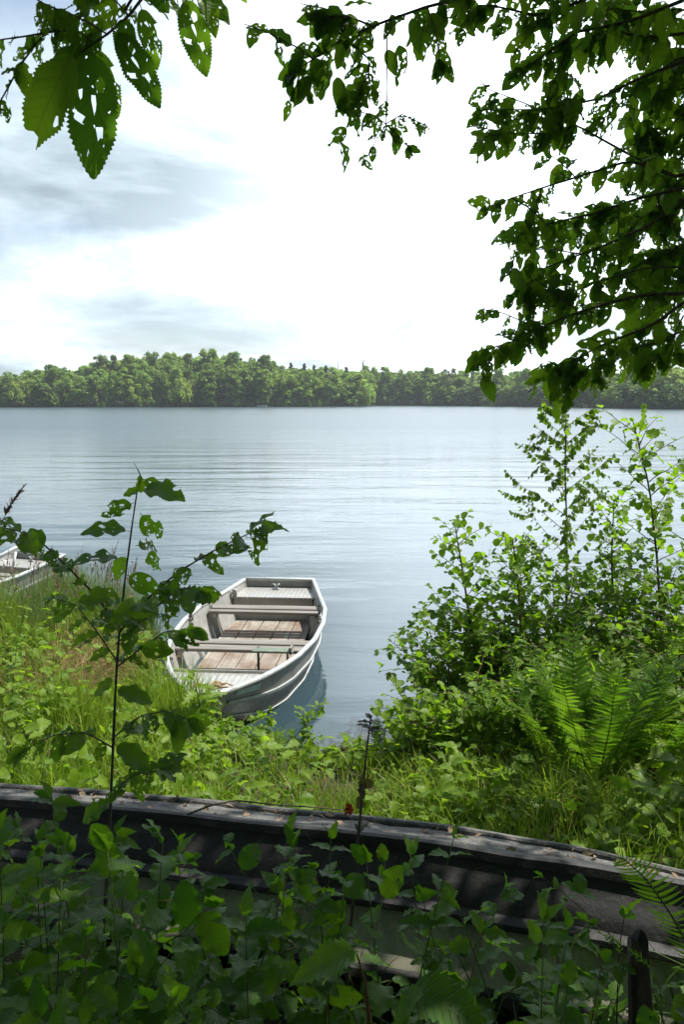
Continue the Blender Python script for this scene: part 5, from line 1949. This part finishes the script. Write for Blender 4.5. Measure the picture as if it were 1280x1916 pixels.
# fern frond arching in at the right, grass heads, rotten post
base = gbase(1330, 1900, 1.75)
fr = thing('fern', 'single fern frond arching in at the right over the dappled hull end', 'fern', base, None)
st = stem_px([(1335, 1880, 1.75), (1300, 1790, 1.7), (1262, 1720, 1.66), (1215, 1650, 1.62), (1170, 1608, 1.6), (1140, 1600, 1.58)])
st = np.concatenate([[base], st])
w, lv, fm = MB(), Leaves(), MB()
w.tube(st, np.linspace(.004, .001, len(st)), 5)
for i in range(34):
    t = .12 + .87 * i / 34
    p, d = along(st, t)
    sd = unit(np.cross(d, [-.5, -.55, .35]))
    nn = unit(np.cross(sd, d))
    for sg in (-1, 1):
        lv.put(p, unit(sd * sg + d * (.2 + .4 * t)), nn + rv(.25), .055 * math.sin(math.pi * min(1, t + .08) ** 1.1) ** .8 + .006, T_PINNA)
lv.flush(fm)
fo = fm.build('frond', M['leaf_fern'], fr)
ro = w.build('rachis', M['stem_green'], None)
ro.data.transform(Matrix.Translation(-Vector([float(v) for v in base])))
ro.parent = fo

for (pts, lab) in ((([(1150, 1890, 1.55), (1170, 1800, 1.55), (1155, 1760, 1.53), (1120, 1745, 1.5)]), 'wispy grass head nodding before the greenish hull side'),
                   (([(1240, 1900, 1.5), (1235, 1840, 1.5), (1205, 1795, 1.48), (1180, 1780, 1.47)]), 'wispy grass head beside the rotten post'),
                   (([(1115, 1950, 1.4), (1118, 1900, 1.4), (1122, 1870, 1.4)]), 'short grass head near the bottom edge left of the rotten post')):
    st = stem_px(pts)
    b = np.array([st[0][0], st[0][1], gh(st[0][0], st[0][1]) - .02])
    st = np.concatenate([[b], st])

    def seedl(lv, w, st=st):
        for k in range(26):
            p, d = along(st, .5 + .5 * k / 26)
            lv.put(p, unit(d + rv(.5)), rv(), .014, T_LANCE)
    plant('flowering_grass', lab, 'grass stalk', b, [st], seedl, .0012, 'stem_green', 'leaf_shade', 'wispy grass heads at the right', ('stem', 'seed_head'))

b = gbase(1232, 1860, 1.62)
root = thing('rotten_post', 'dark rotten wooden post leaning on the hull at the right', 'post', b)
mb = MB()
a = np.linspace(0, 2 * np.pi, 16, endpoint=False)
P = []
topz = at(1232, 1815, 1.62)[2]
for k, t in enumerate(np.linspace(0, 1, 9)):
    rr = .030 * (1 + .18 * np.sin(3 * a + 1 + t) + .10 * np.sin(7 * a)) * (1.25 - .45 * t)
    P.append(np.stack([b[0] - .015 * t + rr * np.cos(a), b[1] + .10 * t + rr * np.sin(a), b[2] + (topz - b[2]) * t + (.02 * np.sin(2 * a) if k == 8 else 0 * a)], 1))
P.append(np.repeat([[b[0] - .015, b[1] + .10, topz - .02]], 16, 0))
mb.grid(P, closed=True)
mb.build('post_wood', M['rotten'], root)

# long twig lying over the overturned hull with a withered leaf
mb = MB()
pts = stem_px([(350, 1530, 2.6), (395, 1512, 2.62), (440, 1503, 2.65), (520, 1512, 2.68), (590, 1516, 2.68), (642, 1521, 2.68)])
mb.tube(pts + [0, 0, .012], np.linspace(.004, .002, len(pts)), 5)
tag(mb.build('fallen_twig', M['bark_twig']), 'long thin dead twig lying along the upturned hull', 'twig')
mb, lv = MB(), Leaves()
p = at(648, 1503, 2.66)
lv.put(p, unit([.1, 0, -1]), unit([.8, -.6, 0]), .06, T_WHOLE, .2)
lv.put(p + [.005, 0, .0], unit([.3, -.1, -1]), unit([.2, -.9, 0]), .05, T_WHOLE, .9)
lv.flush(mb)
M['withered'] = leaf_mat('withered_leaf', (.022, .012, .010), (.14, .035, .015), (.05, .01, .005), (.25, .06, .01), .3)
tag(mb.build('withered_leaf', M['withered']), 'withered dark red leaf at the end of the dead twig on the hull', 'dead leaf')

# litter lying on the bottom of the upturned hull
mb, lv = MB(), Leaves()
for k in range(130):
    q = float(rng.random())
    f = rng.uniform(.05, .95)
    i_ = int(q * 39)
    p = ob_prof(OBW * f, .022)[i_] * (1 - (q * 39 - i_)) + ob_prof(OBW * f, .022)[min(39, i_ + 1)] * (q * 39 - i_)
    lv.put(p, unit(rv() * [1, 1, .1]), unit(UP + rv(.35)), rng.uniform(.012, .05), T_WHOLE if rng.random() < .4 else T_LANCE)
lv.flush(mb)
M['old_leaf'] = leaf_mat('old_leaf', (.06, .04, .025), (.26, .20, .13), (.05, .03, .01), (.12, .08, .03), .1, .8)
tag(mb.build('fallen_leaves', M['old_leaf']), 'small dead leaves and bits lying on the bottom of the upturned hull', 'fallen leaves', kind='stuff')

# fallen leaf litter and low cover under the plants: uncountable
mb, lv = MB(), Leaves()
p = np.concatenate([scatter(1500, -1.6, 1.6, .7, 2.5)])
q = on_ground(p, 0)
q[:, 2] += rng.random(len(q)) ** 1.3 * .26
for w_ in q:
    lv.put(w_, unit(rv() * [1, 1, .35]), unit(UP + rv(.45)), rng.uniform(.04, .085), T_BRAM if rng.random() < .7 else T_ROUND)
lv.flush(mb)
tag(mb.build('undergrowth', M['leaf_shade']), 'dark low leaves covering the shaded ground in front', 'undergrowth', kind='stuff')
mb = MB()
p = scatter(1000, -1.7, 1.6, .8, 2.45)
blades(mb, on_ground(p), rng.uniform(.15, .45, len(p)), rng.normal(0, .5, (len(p), 2)), .009, 1.0, lev=5)
M['grass_shade'] = leaf_mat('shade_grass', (.04, .08, .02), (.07, .12, .035), (.08, .16, .02), (.13, .24, .03), .35, .4, veins=False)
tag(mb.build('shade_grass', M['grass_shade']), 'sparse long grass blades among the shaded plants', 'grass', kind='stuff')
mb, lv = MB(), Leaves()
p = scatter(900, -2, 2.2, .8, 5.2)
for w_ in on_ground(p, -.012):
    lv.put(w_, unit(rv() * [1, 1, .15]), unit(UP + rv(.25)), rng.uniform(.04, .08), T_WHOLE)
lv.flush(mb)
M['litter'] = leaf_mat('leaf_litter', (.05, .03, .018), (.13, .08, .045), (.06, .03, .01), (.12, .07, .02), .15, .8)
tag(mb.build('leaf_litter', M['litter']), 'brown fallen leaves on the bare soil', 'fallen leaves', kind='stuff')

# ------------------------------------------------------------------ the far shore
def crown_mesh(kind, seed, h=16.0, wd=10.0):
    """leaf clusters on the skins of many uneven lobes; base at z=0"""
    r = np.random.default_rng(seed)
    lob = []
    if kind == 'round':
        for _ in range(52):
            a, t = r.uniform(0, 6.28), r.random()
            rr = wd * .5 * (math.sin(math.pi * (.10 + .78 * t)) ** .6) * r.uniform(.35, .85)
            lob.append((rr * math.cos(a), rr * math.sin(a), h * (.08 + .84 * t), wd * r.uniform(.06, .145)))
    elif kind == 'tall':
        for _ in range(56):
            a, t = r.uniform(0, 6.28), r.random() ** .8
            rr = wd * .36 * (1 - .5 * abs(t - .55) * 2) * r.uniform(.3, 1)
            lob.append((rr * math.cos(a), rr * math.sin(a), h * (.12 + .82 * t), wd * r.uniform(.07, .14)))
    elif kind == 'bushy':
        for _ in range(22):
            a, t = r.uniform(0, 6.28), r.random()
            rr = wd * .5 * math.sqrt(max(0.05, 1 - t * t)) * r.uniform(.4, 1)
            lob.append((rr * math.cos(a), rr * math.sin(a), h * (.06 + .85 * t), wd * r.uniform(.12, .20)))
    elif kind == 'conifer':
        for i in range(30):
            t = i / 30
            a = i * 2.4
            rr = wd * .38 * (1 - t) * r.uniform(.5, 1)
            lob.append((rr * math.cos(a), rr * math.sin(a), h * (.12 + .86 * t), wd * (.018 + .13 * (1 - t))))
    mb = MB()
    for (x, y, z, rd) in lob:
        n = int(30 + 22 * rd * rd)
        d = unit(r.normal(0, 1, (n, 3)))
        d[:, 2] = np.where(d[:, 2] < -.4, -d[:, 2], d[:, 2])
        p = np.array([x, y, z]) + d * rd * r.uniform(.55, 1.25, (n, 1)) * [1, 1, 1.25]
        p[:, 2] = np.maximum(p[:, 2], .3)
        nrm = unit(d + r.normal(0, .45, (n, 3)))
        ax = unit(np.cross(nrm, r.normal(0, 1, (n, 3))))
        ay = np.cross(nrm, ax)
        s1, s2 = r.uniform(.24, .58, (n, 1)), r.uniform(.18, .42, (n, 1))
        V = np.stack([p - ax * s1, p + ay * s2 - ax * s1 * .2, p + ax * s1, p - ay * s2 + ax * s1 * .25], 1).reshape(-1, 3)
        k = np.arange(n)[:, None] * 4
        T_ = np.concatenate([k + [0, 1, 2], k + [0, 2, 3]])
        mb.add(V, T_, None, np.repeat(np.clip(r.normal(.5, .28, n), 0, 1), 4))
    return mb


PROTO = {}
for kd, hh, ww, cnt in (('round', 16, 9.5, 3), ('tall', 18, 8, 3), ('bushy', 7, 9, 2), ('conifer', 17, 6, 2)):
    for i in range(cnt):
        PROTO[(kd, i)] = (crown_mesh(kd, 500 + 17 * i + len(kd), hh, ww), hh, ww)


def trunk_mb(h):
    mb = MB()
    mb.tube([(0, 0, -.4), (.1, 0, h * .3), (0, .1, h * .6), (.05, 0, h * .9)], [.30, .22, .15, .05], 7)
    for a in (0.5, 2.4, 4.4):
        mb.tube([(0, 0, h * .3), (1.3 * math.cos(a), 1.3 * math.sin(a), h * .5), (2.2 * math.cos(a), 2.2 * math.sin(a), h * .68)], [.12, .08, .03], 5)
    return mb


# colours of far crowns
FC = {'pale yellow green': (0.236, 0.326, 0.058), 'light green': (0.179, 0.277, 0.055), 'mid green': (0.131, 0.214, 0.047), 'dark green': (0.086, 0.150, 0.041), 'grey green': (0.161, 0.214, 0.071), 'blackish green': (0.058, 0.103, 0.039)}
crown_obj, trunk_obj = {}, {}


def far_tree(kd, i, colour, label, px, top_py, wpx, back):
    cat = {'conifer': 'conifer'}.get(kd, 'tree')
    loc = far_pt(px, back, .25 + .03 * back)
    mbp, hh, ww = PROTO[(kd, i)]
    D = loc[1]
    H = max(3.0, at(px, top_py, D)[2] - loc[2])
    Wd = wpx / F_PX * D
    root = thing({'conifer': 'conifer', 'bushy': 'waterside_bush', 'tall': 'tall_tree', 'round': 'broadleaf_tree'}[kd], label, cat, loc, 'trees on the far shore')
    if (kd, i) not in crown_obj:
        c = mbp.build('crown', M['far_leaf'], None)
        t = trunk_mb(hh).build('trunk', M['bark'], None)
        crown_obj[(kd, i)], trunk_obj[(kd, i)] = c, t
    else:
        c, t = crown_obj[(kd, i)].copy(), trunk_obj[(kd, i)].copy()
        COL.objects.link(c)
        COL.objects.link(t)
    for o in (c, t):
        o.parent = root
    c.color = (*FC[colour], 1)
    root.scale = (Wd / ww, Wd / ww, H / hh)
    root.rotation_euler = (0, 0, rng.uniform(0, 6.28))
    return root


FT = [  # kind, variant, colour, label, px, top py, width px, metres behind the waterline
    ('round', 0, 'mid green', 'mid green tree at the far left end of the far shore', 22, 697, 60, 3),
    ('round', 1, 'light green', 'light green tree on the far shore above the reed head', 60, 690, 62, 5),
    ('round', 2, 'mid green', 'broad mid green crown left of the step up to the tallest trees', 110, 684, 70, 9),
    ('bushy', 0, 'pale yellow green', 'pale low tree at the far waterline, left below the broad mid green crown', 38, 716, 42, 0),
    ('bushy', 1, 'light green', 'light green low tree at the far waterline below the broad mid green crown', 120, 712, 44, 0),
    ('round', 0, 'light green', 'light green tree at the foot of the first tall tree, far shore', 165, 705, 50, 1),
    ('tall', 0, 'grey green', 'first tall tree of the left wood, open leaning crown', 192, 664, 46, 12),
    ('tall', 1, 'grey green', 'thin gappy tall tree right of the open leaning crown', 216, 664, 26, 13),
    ('tall', 2, 'light green', 'tall full crown just right of the gappy thin tree on the far shore', 243, 661, 44, 12),
    ('tall', 0, 'mid green', 'tall tree on the far shore straight above the sapling tip', 286, 658, 42, 14),
    ('round', 1, 'pale yellow green', 'pale tree at the far waterline straight below the gappy tall tree', 245, 708, 50, 0),
    ('tall', 1, 'light green', 'tall tree right of the one above the sapling tip', 322, 659, 44, 13),
    ('bushy', 0, 'pale yellow green', 'brightest yellow green low tree at the far waterline on the left wood', 343, 712, 54, -1),
    ('tall', 2, 'grey green', 'grey green tall tree directly left of the highest crown on the far shore', 354, 659, 36, 14),
    ('tall', 0, 'light green', 'highest crown of the whole far shore', 392, 652, 58, 14),
    ('round', 2, 'mid green', 'mid green tree at the waterline below the highest crown', 385, 708, 46, 1),
    ('tall', 1, 'mid green', 'tall crown directly right of the highest one', 438, 658, 52, 14),
    ('round', 0, 'dark green', 'dark tree at the waterline left of the small white boat', 440, 702, 48, 2),
    ('tall', 2, 'mid green', 'last tall crown of the high group, above the small white boat', 497, 662, 48, 13),
    ('round', 1, 'grey green', 'grey green rounded tree behind the small white boat', 492, 698, 44, 1),
    ('conifer', 0, 'dark green', 'small dark spire right behind the small white boat', 468, 712, 26, 1),
    ('round', 2, 'light green', 'light rounded tree right of the small white boat', 535, 700, 50, 1),
    ('round', 0, 'mid green', 'mid green tree under the row of dark spires', 572, 696, 52, 3),
    ('round', 1, 'light green', 'light green tree on the far shore below the thin mast', 615, 692, 54, 4),
    ('tall', 0, 'pale yellow green', 'pale tree at the very end of the left wood, tip of the point', 668, 698, 42, 1),
    ('bushy', 1, 'light green', 'low tree at the end of the left wood beside the driftwood', 682, 728, 26, 0),
    ('conifer', 1, 'blackish green', 'first dark spire right of the tall trees on the skyline', 545, 677, 40, 24),
    ('conifer', 0, 'blackish green', 'second dark spire on the skyline, slightly taller', 570, 678, 38, 25),
    ('conifer', 1, 'blackish green', 'dark spire on the skyline halfway to the thin mast', 588, 681, 38, 25),
    ('conifer', 0, 'blackish green', 'dark spire on the skyline just left of the thin mast', 610, 682, 40, 24),
    ('conifer', 1, 'blackish green', 'dark spire on the skyline right of the thin mast', 648, 685, 40, 24),
    ('round', 2, 'light green', 'light crown below the tower on the far shore', 690, 685, 44, 8),
    ('tall', 1, 'light green', 'tall light crown right of the tower', 722, 686, 36, 6),
    ('round', 0, 'mid green', 'mid green crown on the far bay, two crowns right of the tower', 758, 692, 42, 5),
    ('tall', 2, 'light green', 'light crown in the middle of the far bay, slightly above its neighbours', 800, 685, 40, 6),
    ('round', 1, 'grey green', 'grey green crown in the far bay, right of the slightly higher light crown', 838, 688, 42, 5),
    ('bushy', 0, 'dark green', 'dark overhanging tree at the waterline of the far bay, right of the point', 735, 726, 44, 0),
    ('bushy', 1, 'mid green', 'mid green overhanging tree at the waterline in the middle of the far bay', 815, 724, 50, 0),
    ('conifer', 0, 'grey green', 'pointed tree standing out of the far bay skyline', 884, 682, 18, 8),
    ('tall', 0, 'light green', 'light tree with a split crown near the pale waterside bush', 930, 688, 36, 4),
    ('bushy', 0, 'pale yellow green', 'pale waterside bush right under the tree with a split crown', 925, 746, 24, -2),
    ('bushy', 1, 'dark green', 'dark tree over the water, left of the pale waterside bush', 880, 722, 46, 0),
    ('round', 2, 'light green', 'light crown in the far bay above the birch top, left side', 985, 690, 48, 5),
    ('round', 0, 'grey green', 'grey green crown above the birch top, right side', 1075, 692, 52, 4),
    ('bushy', 0, 'dark green', 'dark waterside tree above the birch top', 1020, 722, 50, 0),
    ('round', 1, 'mid green', 'mid green crown below the hanging bright leaf', 1120, 690, 56, 5),
    ('round', 2, 'light green', 'light rounded crown left of the wind turbine', 1190, 682, 66, 7),
    ('round', 0, 'pale yellow green', 'pale rounded crown right below the wind turbine', 1250, 686, 70, 3),
    ('bushy', 1, 'dark green', 'dark tree over the water at the right, above the thin alder top', 1180, 722, 66, 0),
    ('bushy', 0, 'dark green', 'dark tree over the water at the far right end', 1262, 722, 70, 0),
]
for f in FT:
    far_tree(*f)

# unseen trees of the wood behind and beside the lens, added to block skylight
for (kd, x, y, w_, h_, lab) in (('round', -.5, -5.5, 7, 9, 'unseen broadleaf tree added behind the viewer to block skylight'), ('round', 4.6, -3.6, 6, 9, 'unseen broadleaf tree added behind the overhanging tree, right of the viewer'),
                           ('tall', -5.2, -2.6, 6, 10, 'unseen tall tree added left behind the viewer'), ('round', 7.6, 1.4, 5.5, 7.5, 'unseen broadleaf tree added on the bank right of the overhanging tree'), ('round', -6.8, 2.2, 5, 7, 'unseen broadleaf tree added on the bank left of the overturned boat')):
    root = thing('broadleaf_tree', lab, 'tree', (x, y, float(gh(x, y))), 'unseen trees added around the viewer to block skylight')
    mbp, hh, ww = PROTO[(kd, 0)]
    for src in (crown_obj[(kd, 0)], trunk_obj[(kd, 0)]):
        c = src.copy()
        COL.objects.link(c)
        c.parent = root
        c.color = (.05, .09, .03, 1)
    root.scale = (w_ / ww, w_ / ww, h_ / hh)

# the wood behind reads as one mass
mb = MB()
keys = list(PROTO)
for row, (b0, dpx) in enumerate(((3, 22), (10, 20), (20, 20), (34, 20), (50, 20))):
    for px in np.arange(-420 + 11 * row, 1720, dpx):
        px = px + rng.uniform(-8, 8)
        sky_py = np.interp(px, [-420, 0, 60, 150, 172, 200, 300, 400, 500, 522, 560, 690, 800, 1000, 1140, 1200, 1280, 1720],
                           [705, 702, 692, 686, 672, 668, 664, 661, 666, 680, 683, 690, 690, 692, 694, 684, 680, 672])
        kd = keys[int(rng.integers(0, 6))] if rng.random() < .9 else keys[int(rng.integers(8, 10))]
        p_, hh, ww = PROTO[kd]
        loc = far_pt(px, b0 + rng.uniform(-4, 4), .25 + .03 * b0)
        top = sky_py + rng.uniform(1, 10) + [24, 12, 6, 2, 0][row]
        H = max(4, at(px, top, loc[1])[2] - loc[2])
        Wd = rng.uniform(34, 56) / F_PX * loc[1]
        a = rng.uniform(0, 6.28)
        Rm = np.array([[math.cos(a), -math.sin(a), 0], [math.sin(a), math.cos(a), 0], [0, 0, 1]])
        off = rng.normal(0, .22)
        for V_, T_, U_, A_ in zip(p_.V, p_.T, p_.U, p_.A):
            pass
        V_ = np.concatenate(p_.V) * [Wd / ww, Wd / ww, H / hh]
        mb.add(V_ @ Rm.T + loc, np.concatenate(p_.T), None, np.clip(np.concatenate(p_.A) * .8 + .1 + off, 0, 1.1))
fw = mb.build('far_wood', M['far_leaf'])
fw.color = (*FC['light green'], 1)
tag(fw, 'mixed green wood filling the far shore behind the waterside trees', 'wood', kind='stuff')
# low growth along the far waterline
mb = MB()
for px in np.arange(-420, 1720, 9.0):
    p_, hh, ww = PROTO[('bushy', int(rng.integers(2)))]
    loc = far_pt(px + rng.uniform(-4, 4), rng.uniform(-2.0, 1.0), -.1)
    s_ = rng.uniform(.18, .40)
    V_ = np.concatenate(p_.V)
    sel = rng.random(len(V_) // 4) < .5
    V4 = V_.reshape(-1, 4, 3)[sel].reshape(-1, 3) * s_
    n = len(V4) // 4
    k = np.arange(n)[:, None] * 4
    mb.add(V4 + loc, np.concatenate([k + [0, 1, 2], k + [0, 2, 3]]), None, np.repeat(rng.random(n), 4))
fs = mb.build('waterside_scrub', M['far_leaf'])
fs.color = (*FC['dark green'], 1)
tag(fs, 'dark scrub overhanging the far waterline', 'scrub', kind='stuff')

# tower, mast, wind turbine, driftwood, far boat
root = thing('tower', 'small pale tower with a darker head above the far trees', 'tower', far_pt(679, 260, 2))
D = far_pt(679, 260)[1]
zt = at(679, 672, D)[2]
w_ = 5.2 / F_PX * D
b = far_pt(679, 260, 2)
M['tower'] = plain('pale_concrete', (.42, .44, .47), .8, 0, .1)
M['tower_dark'] = plain('dark_antenna', (.12, .13, .15), .7, 0, .1)
mb = MB()
a = np.linspace(0, 2 * np.pi, 16, endpoint=False)
mb.grid([np.stack([b[0] + w_ * .5 * k * np.cos(a), b[1] + w_ * .5 * k * np.sin(a), np.full(16, z)], 1) for k, z in ((.9, 2), (.8, zt - 4), (.8, zt - 2.2), (.01, zt - 2.2))], closed=True)
mb.build('shaft', M['tower'], root)
mb = MB()
mb.tube([(b[0] - w_ * .25, b[1] - .5, zt - 2.2), (b[0] - w_ * .25, b[1] - .5, zt)], w_ * .17, 8)
mb.tube([(b[0] + w_ * .3, b[1] - .5, zt - 2.2), (b[0] + w_ * .3, b[1] - .5, zt)], w_ * .17, 8)
mb.build('antennas', M['tower_dark'], root)
for z in (zt - 5.2, zt - 8.0):
    mb = MB()
    mb.box((b[0] + w_ * .5, b[1] - .6, z), (w_ * .4, 1.0, 1.6), None, .2)
    mb.build('dish', M['tower_dark'], root)
b = far_pt(633, 240, 2)
mb = MB()
mb.tube([b, (b[0], b[1], at(633, 674, b[1])[2])], [.55, .35], 6)
tag(mb.build('mast', M['tower']), 'thin pale mast above the dark spires on the skyline', 'mast')

b = far_pt(1251, 700, 4)
hub = at(1251, 655, b[1])
root = thing('wind_turbine', 'pale wind turbine half hidden by the overhanging leaves at the right', 'wind turbine', b)
sc_ = b[1] / F_PX
mb = MB()
mb.tube([b, hub], [1.6 * sc_, .9 * sc_], 10)
mb.build('mast', M['white'], root)
mb = MB()
mb.box(hub + [0, -.5, 0], (1.8 * sc_, 4 * sc_, 1.8 * sc_), None, .4)
mb.build('nacelle', M['white'], root)
for q in ((1206, 671), (1256, 606), (1290, 688)):
    mb = MB()
    e = at(*q, b[1]) + [0, -3 * sc_, 0]
    h0 = hub + [0, -3 * sc_, 0]
    mb.tube([h0, h0 + (e - h0) * .2, e], [.6 * sc_, .85 * sc_, .2 * sc_], 6)
    mb.build('blade', M['white'], root)

M['driftwood'] = plain('driftwood', (.34, .30, .26), .85, 0, .2)
for k, (px, dx, dz, lab) in enumerate(((697, 5.5, 1.2, 'bleached driftwood branch sloping up at the end of the left wood'), (703, 4.0, .5, 'bleached driftwood log lying flat at the end of the left wood'))):
    b = far_pt(px, -1.5, .15)
    mb = MB()
    mb.tube([b, b + [dx * .5, .3, dz * .7], b + [dx, 0, dz]], [.22, .17, .07], 7)
    mb.tube([b + [dx * .5, .3, dz * .7], b + [dx * .7, .4, dz * .7 + .9]], [.1, .04], 5)
    tag(mb.build('driftwood', M['driftwood']), lab, 'driftwood')

b = far_pt(490, -3, 0)
root = thing('far_boat', 'tiny white boat at the waterline below the tall trees', 'boat', b)
mb = MB()
P = []
for s in np.linspace(-1.9, 1.9, 14):
    hb = .75 * (1 - abs(s / 1.95) ** 3) + .02
    P.append([(s, -hb, .55 + .1 * (s / 1.9) ** 2), (s, -hb * .7, -.1), (s, hb * .7, -.1), (s, hb, .55 + .1 * (s / 1.9) ** 2)])
mb.grid(np.array(P) + b)
mb.build('hull', M['white'], root)
mb = MB()
for s in (-.7, .6):
    mb.box(b + [s, 0, .42], (.3, 1.2, .05), None, .01)
mb.build('bench', M['bench'], root)

# ------------------------------------------------------------------ air
HAZE = 0.0003
if HAZE:
    mb = MB()
    x0, x1, y0, y1, zb, zt_ = -1600, 1600, -70, 1300, -3.5, 110
    mb.box(((x0 + x1) / 2, (y0 + y1) / 2, (zb + zt_) / 2), (x1 - x0, y1 - y0, zt_ - zb))
    m, g = new_mat('haze_air')
    v = g.n('ShaderNodeVolumePrincipled')
    v.inputs['Color'].default_value = (.86, .93, 1.0, 1)
    v.inputs['Density'].default_value = HAZE
    v.inputs['Anisotropy'].default_value = 0.2
    o_ = g.n('ShaderNodeOutputMaterial')
    g.link(v.outputs[0], o_.inputs['Volume'])
    hz = mb.build('haze', m, None, smooth=False)
    tag(hz, 'faint summer haze over the lake', 'haze', kind='stuff')
